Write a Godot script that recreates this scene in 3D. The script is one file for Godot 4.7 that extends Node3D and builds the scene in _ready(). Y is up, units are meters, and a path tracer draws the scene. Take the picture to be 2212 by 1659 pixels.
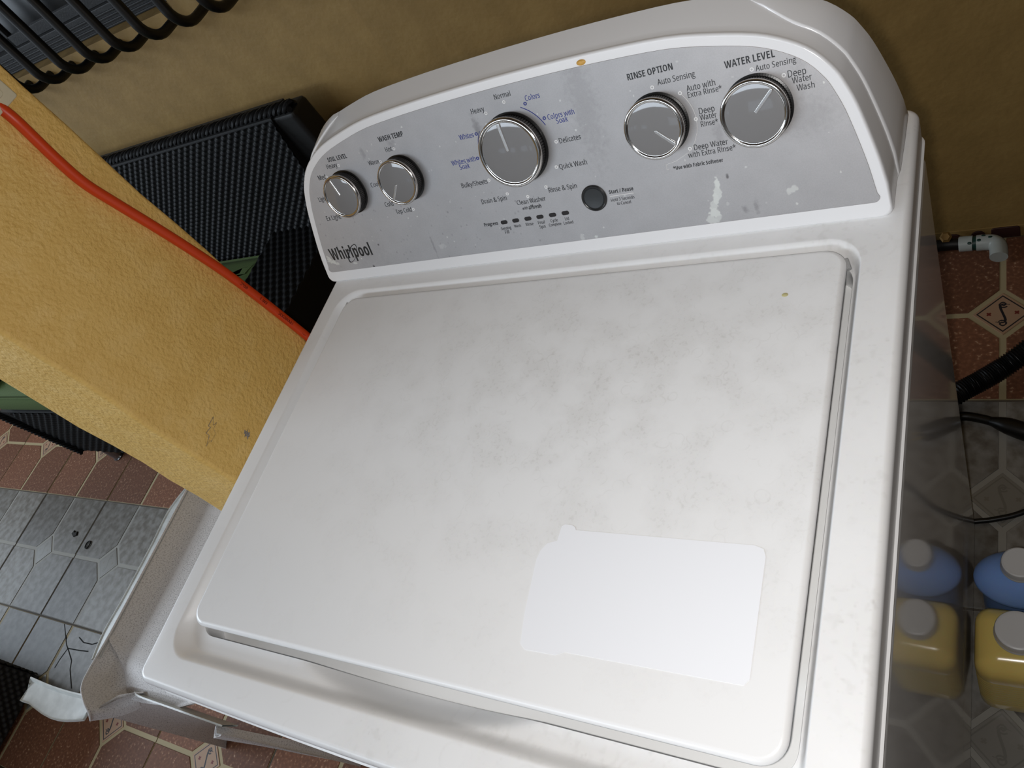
extends Node3D

const H := 0.914            # height of the washer's worktop
const TILT := 23.0          # lean of the control console, degrees
const CX := 0.337           # middle of the console
var origin_of := {}
var used := {}

# ---------------------------------------------------------------- mesh helpers
class MB:
	var v := PackedVector3Array()
	func tri(a: Vector3, b: Vector3, c: Vector3) -> void:      # counter-clockwise seen from outside
		v.append(a); v.append(b); v.append(c)
	func quad(a: Vector3, b: Vector3, c: Vector3, d: Vector3) -> void:
		tri(a, b, c); tri(a, c, d)
	func loft(rings: Array, closed := true, cap0 := false, cap1 := false) -> void:
		for i in rings.size() - 1:
			var r0: PackedVector3Array = rings[i]
			var r1: PackedVector3Array = rings[i + 1]
			var n := r0.size()
			for j in (n if closed else n - 1):
				var k := (j + 1) % n
				quad(r0[j], r0[k], r1[k], r1[j])
		if cap0: fan(rings[0], true)
		if cap1: fan(rings[rings.size() - 1], false)
	func fan(r: PackedVector3Array, flip: bool) -> void:
		var c := Vector3.ZERO
		for p in r: c += p
		c /= r.size()
		for j in r.size():
			var k := (j + 1) % r.size()
			if flip: tri(c, r[k], r[j])
			else: tri(c, r[j], r[k])
	func tube(path: PackedVector3Array, rad, sides := 10, squash := 1.0) -> void:
		var rings := []
		var side := Vector3.ZERO
		for i in path.size():
			var d := (path[mini(i + 1, path.size() - 1)] - path[maxi(i - 1, 0)]).normalized()
			if i == 0: side = d.cross(Vector3.UP if absf(d.y) < 0.9 else Vector3.RIGHT).normalized()
			else: side = (side - d * side.dot(d)).normalized()
			var up := side.cross(d)
			var r: float = rad[i] if rad is PackedFloat32Array else rad
			var ring := PackedVector3Array()
			for j in sides:
				var a := TAU * j / sides
				ring.append(path[i] + (side * cos(a) + up * sin(a) * squash) * r)
			rings.append(ring)
		loft(rings, true, true, true)
	func lathe(prof: PackedVector2Array, segs: int, at: Vector3, axis := Vector3.UP, sx := 1.0, sz := 1.0) -> void:   # prof: (radius, height)
		var x := axis.cross(Vector3.BACK if absf(axis.z) < 0.9 else Vector3.RIGHT).normalized()
		var z := x.cross(axis)
		var rings := []
		for p in prof:
			var ring := PackedVector3Array()
			for j in segs:
				var a := TAU * j / segs
				ring.append(at + axis * p.y + x * cos(a) * p.x * sx + z * sin(a) * p.x * sz)
			rings.append(ring)
		loft(rings, true, prof[0].x > 1e-6, prof[prof.size() - 1].x > 1e-6)
	func prism(pts: PackedVector2Array, o: Vector3, ax: Vector3, ay: Vector3, az: Vector3, h: float, bev := 0.0) -> void:   # extrudes pts (in ax, ay) along az
		var p := pts
		if Geometry2D.is_polygon_clockwise(p):
			p = p.duplicate(); p.reverse()
		var lev := [[0.0, 0.0], [h, 0.0]] if bev <= 0.0 else [[0.0, 0.0], [h - bev, 0.0], [h - bev * 0.62, bev * 0.08], [h - bev * 0.29, bev * 0.29], [h - bev * 0.08, bev * 0.62], [h, bev]]
		var rings := []
		for l in lev:
			var q := inset(p, l[1])
			var ring := PackedVector3Array()
			for a in q: ring.append(o + ax * a.x + ay * a.y + az * l[0])
			rings.append(ring)
		loft(rings)
		var q2 := inset(p, bev)
		var t := Geometry2D.triangulate_polygon(q2)
		var top: PackedVector3Array = rings[rings.size() - 1]
		var bot: PackedVector3Array = rings[0]
		for i in range(0, t.size(), 3):
			var a := t[i]; var b := t[i + 1]; var c := t[i + 2]
			if (q2[b] - q2[a]).cross(q2[c] - q2[a]) < 0.0:
				var s := b; b = c; c = s
			tri(top[a], top[b], top[c])
			tri(bot[a], bot[c], bot[b])
	static func inset(p: PackedVector2Array, d: float) -> PackedVector2Array:
		if d == 0.0: return p
		var q := PackedVector2Array()
		var n := p.size()
		for i in n:
			var e0 := (p[i] - p[(i + n - 1) % n]).normalized()
			var e1 := (p[(i + 1) % n] - p[i]).normalized()
			var n0 := Vector2(-e0.y, e0.x)
			var n1 := Vector2(-e1.y, e1.x)
			var m := n0 + n1
			q.append(p[i] + m * (d / maxf(0.35, 0.5 * m.length_squared())))
		return q
	func box(lo: Vector3, hi: Vector3, bev := 0.0) -> void:
		if bev <= 0.0:
			prism(PackedVector2Array([Vector2(lo.x, -hi.z), Vector2(hi.x, -hi.z), Vector2(hi.x, -lo.z), Vector2(lo.x, -lo.z)]), Vector3(0, lo.y, 0), Vector3.RIGHT, Vector3.FORWARD, Vector3.UP, hi.y - lo.y)
		else:
			var p := MB.rrect(lo.x, hi.x, -hi.z, -lo.z, bev, 3)
			var rings := []
			for l in [[0.0, bev], [bev * 0.29, bev * 0.29], [bev, 0.0]]:
				rings.append(MB.lift(MB.inset(p, l[1] * 0.98), lo.y + l[0]))
			for l in [[bev, 0.0], [bev * 0.29, bev * 0.29], [0.0, bev]]:
				rings.append(MB.lift(MB.inset(p, l[1] * 0.98), hi.y - l[0]))
			loft(rings, true, true, true)
	static func lift(p: PackedVector2Array, y: float) -> PackedVector3Array:
		var r := PackedVector3Array()
		for a in p: r.append(Vector3(a.x, y, -a.y))
		return r
	static func rrect(x0: float, x1: float, y0: float, y1: float, r: float, n := 6) -> PackedVector2Array:
		var p := PackedVector2Array()
		for c in [[x1 - r, y0 + r, -90.0], [x1 - r, y1 - r, 0.0], [x0 + r, y1 - r, 90.0], [x0 + r, y0 + r, 180.0]]:
			for i in n + 1:
				var a := deg_to_rad(c[2] + 90.0 * i / n)
				p.append(Vector2(c[0] + r * cos(a), c[1] + r * sin(a)))
		return p
	func mesh(o: Vector3, deg: float, uvf, orient: bool) -> ArrayMesh:
		var n := v.size()
		var flip := false
		if orient:
			var vol := 0.0
			for i in range(0, n, 3): vol += (v[i] - v[0]).dot((v[i + 1] - v[0]).cross(v[i + 2] - v[0]))
			flip = vol < 0.0
		var fn := PackedVector3Array()
		var at := {}
		var keys := []
		for i in range(0, n, 3):
			var nn := (v[i + 1] - v[i]).cross(v[i + 2] - v[i])
			fn.append(-nn if flip else nn)
			for k in 3:
				var key := Vector3i((v[i + k] * 50000.0).round())
				keys.append(key)
				if at.has(key): at[key].append(i / 3)
				else: at[key] = PackedInt32Array([i / 3])
		var pos := PackedVector3Array()
		var nor := PackedVector3Array()
		var uv := PackedVector2Array()
		var c := cos(deg_to_rad(deg))
		var un := PackedVector3Array()
		for f in fn: un.append(f.normalized())
		for i in range(0, n, 3):
			var f := un[i / 3]
			if fn[i / 3].length_squared() < 1e-20: continue
			for k in ([0, 1, 2] if flip else [0, 2, 1]):
				var s := Vector3.ZERO
				for g in at[keys[i + k]]:
					if un[g].dot(f) > c: s += fn[g]
				pos.append(v[i + k] - o)
				nor.append(s.normalized())
				if uvf != null: uv.append(uvf.call(v[i + k]))
		var a := []
		a.resize(Mesh.ARRAY_MAX)
		a[Mesh.ARRAY_VERTEX] = pos
		a[Mesh.ARRAY_NORMAL] = nor
		if uvf != null: a[Mesh.ARRAY_TEX_UV] = uv
		var m := ArrayMesh.new()
		m.add_surface_from_arrays(Mesh.PRIMITIVE_TRIANGLES, a)
		return m

func numbered(called: String) -> String:
	used[called] = used.get(called, -1) + 1
	return called if used[called] == 0 else "%s_%03d" % [called, used[called]]

func metas(o: Node, label: String, category := "", group := "", kind := "") -> void:
	if label: o.set_meta("label", label)
	if category: o.set_meta("category", category)
	if group: o.set_meta("group", group)
	if kind: o.set_meta("kind", kind)

func thing(called: String, label: String, category: String, at: Vector3, group := "", kind := "") -> Node3D:
	var o := Node3D.new()
	o.name = numbered(called)
	add_child(o)
	o.position = at
	origin_of[o] = at
	metas(o, label, category, group, kind)
	return o

func node(called: String, m: Mesh, mat: Material, parent: Node = self) -> MeshInstance3D:
	var o := MeshInstance3D.new()
	o.name = numbered(called) if parent == self else called
	o.mesh = m
	o.material_override = mat
	parent.add_child(o, true)
	return o

func obj(called: String, b: MB, mat: Material, parent: Node = self, deg := 35.0, uvf = null, orient := true) -> MeshInstance3D:
	var at: Vector3 = origin_of.get(parent, Vector3.ZERO)
	var o := node(called, b.mesh(at, deg, uvf, orient), mat, parent)
	origin_of[o] = at
	return o

# a smooth sheet of nu x nv vertices; f gives the point, up decides which side is the front
func sheet(nu: int, nv: int, f: Callable, o: Vector3, up: Vector3) -> ArrayMesh:
	var p := PackedVector3Array()
	for j in nv:
		for i in nu: p.append(f.call(float(i) / (nu - 1), float(j) / (nv - 1)))
	var nor := PackedVector3Array()
	var uv := PackedVector2Array()
	var total := Vector3.ZERO
	for j in nv:
		for i in nu:
			var du := p[j * nu + mini(i + 1, nu - 1)] - p[j * nu + maxi(i - 1, 0)]
			var dv := p[mini(j + 1, nv - 1) * nu + i] - p[maxi(j - 1, 0) * nu + i]
			var n := du.cross(dv).normalized()
			nor.append(n); total += n
			uv.append(Vector2(float(i) / (nu - 1), float(j) / (nv - 1)))
	var flip := total.dot(up) < 0.0
	var idx := PackedInt32Array()
	for j in nv - 1:
		for i in nu - 1:
			var a := j * nu + i
			for t in ([[a, a + 1, a + nu + 1], [a, a + nu + 1, a + nu]]):
				if flip: idx.append_array(PackedInt32Array([t[0], t[1], t[2]]))
				else: idx.append_array(PackedInt32Array([t[0], t[2], t[1]]))
	for i in p.size():
		p[i] -= o
		if flip: nor[i] = -nor[i]
	var a := []
	a.resize(Mesh.ARRAY_MAX)
	a[Mesh.ARRAY_VERTEX] = p; a[Mesh.ARRAY_NORMAL] = nor; a[Mesh.ARRAY_TEX_UV] = uv; a[Mesh.ARRAY_INDEX] = idx
	var m := ArrayMesh.new()
	m.add_surface_from_arrays(Mesh.PRIMITIVE_TRIANGLES, a)
	return m

static func pv(a: Array) -> PackedVector3Array:
	var r := PackedVector3Array()
	for q in a: r.append(Vector3(q[0], q[1], q[2]))
	return r

static func p2(a: Array) -> PackedVector2Array:
	var r := PackedVector2Array()
	for q in a: r.append(Vector2(q[0], q[1]))
	return r

static func curve(a: PackedVector3Array, each := 6) -> PackedVector3Array:      # Catmull-Rom through the points
	var r := PackedVector3Array()
	for i in a.size() - 1:
		var b := a[maxi(i - 1, 0)]; var e := a[mini(i + 2, a.size() - 1)]
		for k in each: r.append(a[i].cubic_interpolate(a[i + 1], b, e, float(k) / each))
	r.append(a[a.size() - 1])
	return r

# ---------------------------------------------------------------- materials
func mat(c: Color, rough := 0.5, metal := 0.0) -> StandardMaterial3D:
	var m := StandardMaterial3D.new()
	m.albedo_color = c
	m.roughness = rough
	m.metallic = metal
	return m

func noise(kind: int, freq: float, oct: int, sd: int, size := 512) -> Image:
	var n := FastNoiseLite.new()
	n.noise_type = kind
	n.frequency = freq
	n.fractal_octaves = oct
	n.seed = sd
	return n.get_seamless_image(size, size)

func tex(im: Image) -> ImageTexture:
	return ImageTexture.create_from_image(im)

func ramp(im: Image, stops: Array) -> Image:        # grey picture through a colour ramp [[at, Color], ...]
	var d := im.get_data()
	var lut := []
	for i in 256:
		var t := i / 255.0
		var c: Color = stops[0][1]
		for k in stops.size() - 1:
			if t >= stops[k][0]: c = stops[k][1].lerp(stops[k + 1][1], clampf((t - stops[k][0]) / (stops[k + 1][0] - stops[k][0]), 0, 1))
		lut.append(PackedByteArray([int(c.r * 255), int(c.g * 255), int(c.b * 255)]))
	var out := PackedByteArray()
	for b in d: out.append_array(lut[b])
	return Image.create_from_data(im.get_width(), im.get_height(), false, Image.FORMAT_RGB8, out)

func tri_map(m: StandardMaterial3D, scale: float, world := false) -> StandardMaterial3D:
	m.uv1_triplanar = true
	m.uv1_world_triplanar = world
	m.uv1_scale = Vector3.ONE * scale
	return m

func relief(m: StandardMaterial3D, im: Image, cm: float) -> StandardMaterial3D:
	m.heightmap_enabled = true
	m.heightmap_texture = tex(im)
	m.heightmap_scale = cm
	return m

# ---------------------------------------------------------------- console plane
var up_in := Vector3(0, cos(deg_to_rad(TILT)), -sin(deg_to_rad(TILT)))
var out_n := Vector3(0, sin(deg_to_rad(TILT)), cos(deg_to_rad(TILT)))
func on_panel(x: float, s: float, n := 0.0) -> Vector3:
	return Vector3(x, H, 0) + up_in * s + out_n * n

var font := SystemFont.new()
var bold := SystemFont.new()

func _ready() -> void:
	# ---- camera, sky, light
	var cam := Camera3D.new()
	cam.name = "camera"
	add_child(cam)
	cam.fov = 52.125
	cam.near = 0.02
	cam.transform = Transform3D(Basis(Vector3(0.83542945, -0.46760045, -0.28880348), Vector3(0.01316640, 0.54235873, -0.84004384), Vector3(0.54943997, 0.69799486, 0.45925907)).orthonormalized(), Vector3(0.77335916, 1.46098585, 0.52504164))
	cam.current = true
	var env := Environment.new()
	env.background_mode = Environment.BG_COLOR
	env.background_color = Color(0.80, 0.87, 0.95)
	env.background_energy_multiplier = 1.0
	env.tonemap_mode = Environment.TONE_MAPPER_LINEAR
	env.tonemap_exposure = 1.0
	env.sdfgi_enabled = true
	env.ssao_enabled = true
	env.ssil_enabled = true
	var we := WorldEnvironment.new()
	we.name = "world_environment"
	we.environment = env
	add_child(we)
	var flash := OmniLight3D.new()          # the phone's flash, one centimetre beside its lens
	flash.name = "phone_flash_light"
	flash.position = Vector3(0.757, 1.455, 0.532)
	flash.light_energy = 0.315
	flash.light_color = Color(1.0, 0.99, 0.98)
	flash.light_size = 0.006
	flash.omni_range = 12.0
	flash.omni_attenuation = 2.0
	flash.shadow_enabled = true
	add_child(flash)
	day_light("window_light", Vector3(-4.19, 1.375, 0.70), Vector3(1, 0, 0), Vector2(1.45, 1.2), 1.1)
	day_light("window_light", Vector3(-4.19, 2.6, 1.45), Vector3(1, -0.3, 0), Vector2(2.25, 0.95), 9.5)
	day_light("window_light", Vector3(-1.6, 2.77, 4.15), Vector3(0, -0.25, -1), Vector2(3.6, 0.62), 6.5)

	font.font_names = PackedStringArray(["Droid Sans"])
	bold.font_names = PackedStringArray(["Droid Sans"])
	bold.font_weight = 700

	build_room()
	build_floor()
	build_washer()
	build_pillar()
	build_window()
	build_loveseat()
	build_chair()
	build_ottoman()
	build_right_side()

func day_light(called: String, at: Vector3, towards: Vector3, size: Vector2, energy: float) -> void:
	var l := AreaLight3D.new()
	l.name = numbered(called)
	l.area_size = size
	l.light_energy = energy
	l.light_color = Color(0.90, 0.95, 1.0)
	l.area_range = 15.0
	l.area_attenuation = 2.0
	l.shadow_enabled = true
	add_child(l)
	l.look_at_from_position(at, at + towards, Vector3.UP)

# ---------------------------------------------------------------- room
var yellow: StandardMaterial3D
func build_room() -> void:
	var fine := noise(FastNoiseLite.TYPE_SIMPLEX_SMOOTH, 0.06, 4, 3)
	var blot := noise(FastNoiseLite.TYPE_SIMPLEX_SMOOTH, 0.012, 4, 5)
	yellow = tri_map(mat(Color.WHITE, 0.62), 1.7)
	yellow.albedo_texture = tex(ramp(blot, [[0.0, Color(0.53, 0.425, 0.235)], [0.5, Color(0.555, 0.445, 0.25)], [1.0, Color(0.58, 0.47, 0.27)]]))
	relief(yellow, fine, 0.05)
	# back wall with the window opening; its right part stands a little proud
	var b := MB.new()
	b.box(Vector3(-4.35, -0.02, -0.96), Vector3(-2.3, 3.2, -0.81))
	b.box(Vector3(-2.3, -0.02, -0.96), Vector3(-0.865, 1.035, -0.81))
	b.box(Vector3(-2.3, 1.95, -0.96), Vector3(-0.865, 3.2, -0.81))
	b.box(Vector3(-0.865, -0.02, -0.96), Vector3(-0.392, 3.2, -0.81))
	b.box(Vector3(-0.392, -0.02, -0.96), Vector3(1.40, 3.2, -0.79))
	metas(obj("wall_back", b, yellow), "yellow plastered back wall behind the washing machine, with a faint vertical step", "wall", "", "structure")
	b = MB.new()
	b.box(Vector3(-4.35, -0.02, -0.96), Vector3(-4.2, 3.2, -0.05))
	b.box(Vector3(-4.35, -0.02, -0.05), Vector3(-4.2, 0.75, 1.45))
	b.box(Vector3(-4.35, 2.0, -0.05), Vector3(-4.2, 2.1, 2.6))
	b.box(Vector3(-4.35, 2.1, -0.05), Vector3(-4.2, 3.2, 0.3))
	b.box(Vector3(-4.35, 3.1, 0.3), Vector3(-4.2, 3.2, 2.6))
	b.box(Vector3(-4.35, -0.02, 1.45), Vector3(-4.2, 2.0, 2.6))
	b.box(Vector3(-4.35, -0.02, 2.6), Vector3(-4.2, 3.2, 4.35))
	var grey_paint := mat(Color(0.55, 0.53, 0.49), 0.7)
	metas(obj("wall_left", b, grey_paint), "grey painted left wall with a wide open window and a clerestory above it", "wall", "", "structure")
	b = MB.new()
	b.box(Vector3(1.25, -0.02, -0.79), Vector3(1.40, 3.2, 4.35))
	metas(obj("wall_right", b, mat(Color(0.20, 0.15, 0.11), 0.5)), "dark brown panelled right wall", "wall", "", "structure")
	b = MB.new()
	b.box(Vector3(-4.2, -0.02, 4.2), Vector3(1.25, 1.70, 4.35))
	b.box(Vector3(-4.2, 1.70, 4.2), Vector3(-2.75, 1.84, 4.35))
	for x in [-2.42, -2.09, -1.76]: b.box(Vector3(x, 1.70, 4.2), Vector3(x + 0.09, 1.84, 4.35))
	b.box(Vector3(-1.43, 1.70, 4.2), Vector3(-0.75, 1.84, 4.35))
	b.box(Vector3(-4.2, 1.84, 4.2), Vector3(-0.75, 2.45, 4.35))
	b.box(Vector3(-0.1, 1.70, 4.2), Vector3(1.25, 2.0, 4.35))
	b.box(Vector3(-0.75, 2.0, 4.2), Vector3(1.25, 2.45, 4.35))
	b.box(Vector3(-4.2, 2.45, 4.2), Vector3(-3.4, 3.1, 4.35))
	b.box(Vector3(0.2, 2.45, 4.2), Vector3(1.25, 3.1, 4.35))
	b.box(Vector3(-4.2, 3.1, 4.2), Vector3(1.25, 3.2, 4.35))
	metas(obj("wall_front", b, grey_paint), "grey painted front wall with high windows above a row of small openings", "wall", "", "structure")
	b = MB.new()
	b.box(Vector3(-4.35, 3.2, -0.96), Vector3(1.40, 3.3, 4.35))
	metas(obj("ceiling", b, mat(Color(0.36, 0.30, 0.25), 0.8)), "dark stained board ceiling", "ceiling", "", "structure")
	# foot of the back wall: dark red tile showing between ragged yellow paint
	b = MB.new()
	b.box(Vector3(0.40, -0.002, -0.789), Vector3(1.3, 0.030, -0.786))
	var base := obj("baseboard_back", b, yellow)
	metas(base, "ragged foot of the yellow back wall beside the white pipe, dark red tile showing through", "baseboard", "", "structure")
	var red := mat(Color(0.20, 0.095, 0.075), 0.55)
	for s in [[0.642, 0.034, 0.024, 0.9], [0.689, 0.028, 0.026, 0.9], [0.738, 0.052, 0.030, 0.15], [0.80, 0.05, 0.028, 0.15], [0.575, 0.06, 0.03, 0.2], [0.87, 0.05, 0.022, 0.5]]:
		b = MB.new()
		var p := PackedVector2Array([Vector2(s[0] - s[1] / 2, 0.0), Vector2(s[0] + s[1] / 2, 0.0)])
		for k in 9:
			var a := PI * k / 8.0
			var e: float = lerpf(0.15, 1.0, s[3])
			p.append(Vector2(s[0] + s[1] / 2 * signf(cos(a)) * pow(absf(cos(a)), e), s[2] * (0.25 + 0.75 * pow(sin(a), e))))
		b.prism(p, Vector3(0, 0, -0.7865), Vector3.RIGHT, Vector3.UP, Vector3.BACK, 0.0035, 0.001)
		obj("tile", b, red, base)

# ---------------------------------------------------------------- floor
func seen_from_camera(p: Vector3) -> bool:        # keeps single pieces to what the photograph can show
	var c := Vector3(0.77335916, 1.46098585, 0.52504164)
	for k in range(1, 60):
		var q := c.lerp(p, k / 60.0)
		if q.x > 0.0 and q.x < 0.69 and q.z > -0.12 and q.z < 0.52 and q.y < H: return false
		if q.x > -0.385 and q.x < -0.2 and q.z > -0.02 and q.z < 0.235: return false
	return true

func build_floor() -> void:
	var b := MB.new()
	b.box(Vector3(-4.35, -0.12, -0.96), Vector3(1.40, -0.004, 4.35))
	var fl := obj("floor", b, mat(Color(0.33, 0.30, 0.26), 0.8))
	metas(fl, "floor of square printed tiles, terracotta and grey, with pale joints", "floor", "", "structure")
	var spots := noise(FastNoiseLite.TYPE_SIMPLEX_SMOOTH, 0.075, 3, 11)
	var cloud := noise(FastNoiseLite.TYPE_SIMPLEX_SMOOTH, 0.022, 6, 12)
	var brown_im := ramp(spots, [[0.0, Color(0.40, 0.27, 0.20)], [0.45, Color(0.45, 0.295, 0.215)], [0.72, Color(0.50, 0.34, 0.25)], [0.80, Color(0.62, 0.48, 0.38)], [1.0, Color(0.80, 0.70, 0.60)]])
	var grey_im := ramp(cloud, [[0.0, Color(0.36, 0.34, 0.31)], [0.40, Color(0.44, 0.425, 0.40)], [0.6, Color(0.48, 0.47, 0.45)], [1.0, Color(0.54, 0.53, 0.51)]])
	var brown_tex := tex(brown_im)
	var grey_tex := tex(grey_im)
	var browns := []
	var greys := []
	for k in 3:
		var t: float = [0.92, 1.0, 1.08][k]
		var m := tri_map(mat(Color(t, t, t) * Color(1, 1, 1), 0.62), 2.3, true)
		m.metallic_specular = 0.35
		m.albedo_texture = brown_tex
		browns.append(m)
		m = tri_map(mat(Color(t, t, t), 0.34), 2.6, true)
		m.metallic_specular = 0.4
		m.albedo_texture = grey_tex
		greys.append(m)
	var pale := tri_map(mat(Color(0.66, 0.60, 0.46), 0.7), 6.0, true)
	var dusty := mat(Color(0.58, 0.57, 0.54), 0.6)
	var inset_mat := mat(Color.WHITE, 0.6)
	inset_mat.albedo_texture = tex(scroll_picture(Color(0.66, 0.53, 0.42), Color(0.10, 0.09, 0.11), Color(0.42, 0.12, 0.08)))
	var inset_dull := mat(Color.WHITE, 0.3)
	inset_dull.albedo_texture = tex(scroll_picture(Color(0.50, 0.49, 0.46), Color(0.44, 0.43, 0.40), Color(0.46, 0.44, 0.41)))
	const P := 0.405
	const D := 0.054
	var half := P / 2 - 0.0025
	# shared meshes
	b = MB.new(); b.box(Vector3(-half, -0.005, -half), Vector3(half, -0.0016, half))
	var slab := b.mesh(Vector3.ZERO, 30, null, true)
	var faces := []
	const G := 0.006
	for s in [[1, 1], [-1, 1], [-1, -1], [1, -1]]:
		var c := D + G
		var poly := PackedVector2Array([Vector2(G, c), Vector2(c, G), Vector2(half - 0.001, G), Vector2(half - 0.001, half - 0.001), Vector2(G, half - 0.001)])
		for i in poly.size(): poly[i] = poly[i] * Vector2(s[0], s[1])
		b = MB.new()
		b.prism(poly, Vector3(0, -0.004, 0), Vector3.RIGHT, Vector3.BACK, Vector3.UP, 0.004, 0.0012)
		faces.append(b.mesh(Vector3.ZERO, 30, null, true))
	b = MB.new()
	var d2 := D - 0.002
	b.prism(PackedVector2Array([Vector2(d2, 0), Vector2(0, d2), Vector2(-d2, 0), Vector2(0, -d2)]), Vector3(0, -0.004, 0), Vector3.RIGHT, Vector3.BACK, Vector3.UP, 0.004, 0.001)
	var inset := b.mesh(Vector3.ZERO, 30, func(q): return Vector2((q.x + q.z) / (2 * d2) + 0.5, (q.z - q.x) / (2 * d2) + 0.5), true)
	var rng := RandomNumberGenerator.new()
	rng.seed = 7
	var rest := MB.new()
	for iz in range(-2, 9):
		for ix in range(-6, 9):
			var c := Vector3(-1.697 + P * ix, 0, 0.225 + P * iz)
			if c.x < -4.0 or c.x > 1.0 or c.z < -0.79 + 0.05 or c.z > 4.1: continue
			var r0 := rng.randf(); var r1 := rng.randf(); var r2 := rng.randf()
			var vis := false
			for q in [Vector3(0, 0, 0), Vector3(0.19, 0, 0.19), Vector3(-0.19, 0, 0.19), Vector3(0.19, 0, -0.19), Vector3(-0.19, 0, -0.19)]:
				if seen_from_camera(c + q): vis = true
			if iz > 1 or (ix > 6 and iz > -1): vis = false
			if not vis:
				rest.box(c + Vector3(-half, -0.005, -half), c + Vector3(half, 0, half))
				continue
			var grey: bool = (iz == 0) or (iz == -1 and ix > 3) or (iz == 1 and ix < 1)
			var t := MeshInstance3D.new()
			t.name = "tile"
			t.mesh = slab
			t.material_override = dusty if grey and iz < 1 else pale
			t.position = c
			t.rotation = Vector3((r0 - 0.5) * 0.012, 0, (r1 - 0.5) * 0.012)
			if ix == -1 and iz == 0: t.rotation = Vector3(0.0, 0, 0.004)
			fl.add_child(t, true)
			for k in 4:
				var dull: bool = grey and not (iz == 1 and k < 2)
				var m: Material = (greys if dull else browns)[int(r2 * 3 + k) % 3]
				node("tile_face", faces[k], m, t)
			node("tile_inset", inset, inset_dull if grey else inset_mat, t)
	var r := obj("hidden_tiles", rest, browns[1], fl, 30)
	r.set_meta("kind", "stuff")
	# cracks in the grey tile by the ottoman
	var cr := MB.new()
	for line in [[[-1.745, 0.432], [-1.707, 0.462], [-1.675, 0.487], [-1.66, 0.494]], [[-1.66, 0.494], [-1.67, 0.53], [-1.672, 0.555]], [[-1.66, 0.494], [-1.60, 0.49], [-1.555, 0.485]], [[-1.635, 0.456], [-1.60, 0.466], [-1.555, 0.464], [-1.51, 0.447]], [[-1.66, 0.494], [-1.61, 0.522], [-1.595, 0.545], [-1.54, 0.59]]]:
		for i in line.size() - 1:
			var a := Vector3(line[i][0], 0.0007, line[i][1])
			var e := Vector3(line[i + 1][0], 0.0007, line[i + 1][1])
			var w := (e - a).normalized().cross(Vector3.UP) * 0.0016
			cr.quad(a + w, e + w, e - w, a - w)
			cr.quad(a - w - Vector3(0, 0.002, 0), e - w - Vector3(0, 0.002, 0), e + w - Vector3(0, 0.002, 0), a + w - Vector3(0, 0.002, 0))
	var ck := obj("cracks", cr, mat(Color(0.10, 0.10, 0.10), 0.9), fl, 30, null, false)
	ck.set_meta("kind", "stuff")

func scroll_picture(bg: Color, ink: Color, red: Color) -> Image:
	var im := Image.create(128, 128, false, Image.FORMAT_RGB8)
	im.fill(bg)
	for e in [Rect2i(8, 8, 112, 4), Rect2i(8, 116, 112, 4), Rect2i(8, 8, 4, 112), Rect2i(116, 8, 4, 112)]: im.fill_rect(e, ink)
	for k in 120:
		var t := k / 119.0
		var a := -2.2 + 4.4 * t
		var w := int(2 + 5 * sin(PI * t))
		im.fill_rect(Rect2i(int(64 + 30 * sin(a * 1.25)) - w / 2, int(24 + 80 * t) - w / 2, w, w), ink)
		var c := TAU * t * 1.2
		var rr := 14.0 * (1.0 - 0.7 * t)
		im.fill_rect(Rect2i(int(36 + rr * cos(c)), int(34 + rr * sin(c)), 4, 4), ink)
		im.fill_rect(Rect2i(int(92 - rr * cos(c)), int(94 - rr * sin(c)), 4, 4), ink)
	for q in [[92, 34], [36, 94]]:
		im.fill_rect(Rect2i(q[0] - 8, q[1] - 3, 16, 6), red)
		im.fill_rect(Rect2i(q[0] - 3, q[1] - 8, 6, 16), red)
	return im

# ---------------------------------------------------------------- washing machine
func console_half() -> Array:        # half outline of the grey panel: (half width, height along the face)
	return [[0.3325, 0.016], [0.330, 0.030], [0.3265, 0.050], [0.3208, 0.0747], [0.314, 0.100], [0.3075, 0.117], [0.302, 0.128], [0.2895, 0.1435], [0.273, 0.1552], [0.250, 0.1655], [0.215, 0.1743], [0.177, 0.181], [0.12, 0.1846], [0.06, 0.1864], [0.0, 0.187]]

func console_outline(off: float, bottom: float, br: float) -> PackedVector2Array:   # counter-clockwise in (x, s)
	var half := PackedVector3Array()
	for q in console_half(): half.append(Vector3(q[0], q[1], 0))
	half = curve(half, 3)
	var pts := PackedVector2Array()
	for i in half.size(): 
		if half[i].y > 0.0165 + br: pts.append(Vector2(half[i].x, half[i].y))
	var mir := pts.duplicate(); mir.reverse()
	for q in mir:
		if q.x > 1e-4: pts.append(Vector2(-q.x, q.y))
	# pts runs from the right foot over the top to the left foot; offset outwards
	var res := PackedVector2Array()
	for i in pts.size():
		var t := (pts[mini(i + 1, pts.size() - 1)] - pts[maxi(i - 1, 0)]).normalized()
		res.append(pts[i] + Vector2(t.y, -t.x) * off)
	var xr: float = res[0].x + 0.0006
	var foot := PackedVector2Array()
	for k in 5:                     # rounded lower right corner, walked from the bottom up
		var a := -PI / 2 + PI / 2 * k / 4.0
		foot.append(Vector2(xr - br + br * cos(a) + 0.0012, bottom + br + br * sin(a)))
	var out := PackedVector2Array()
	out.append_array(foot)
	out.append_array(res)
	for k in range(4, -1, -1): out.append(Vector2(-foot[k].x, foot[k].y))
	for i in out.size(): out[i].x += CX
	return out

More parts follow.
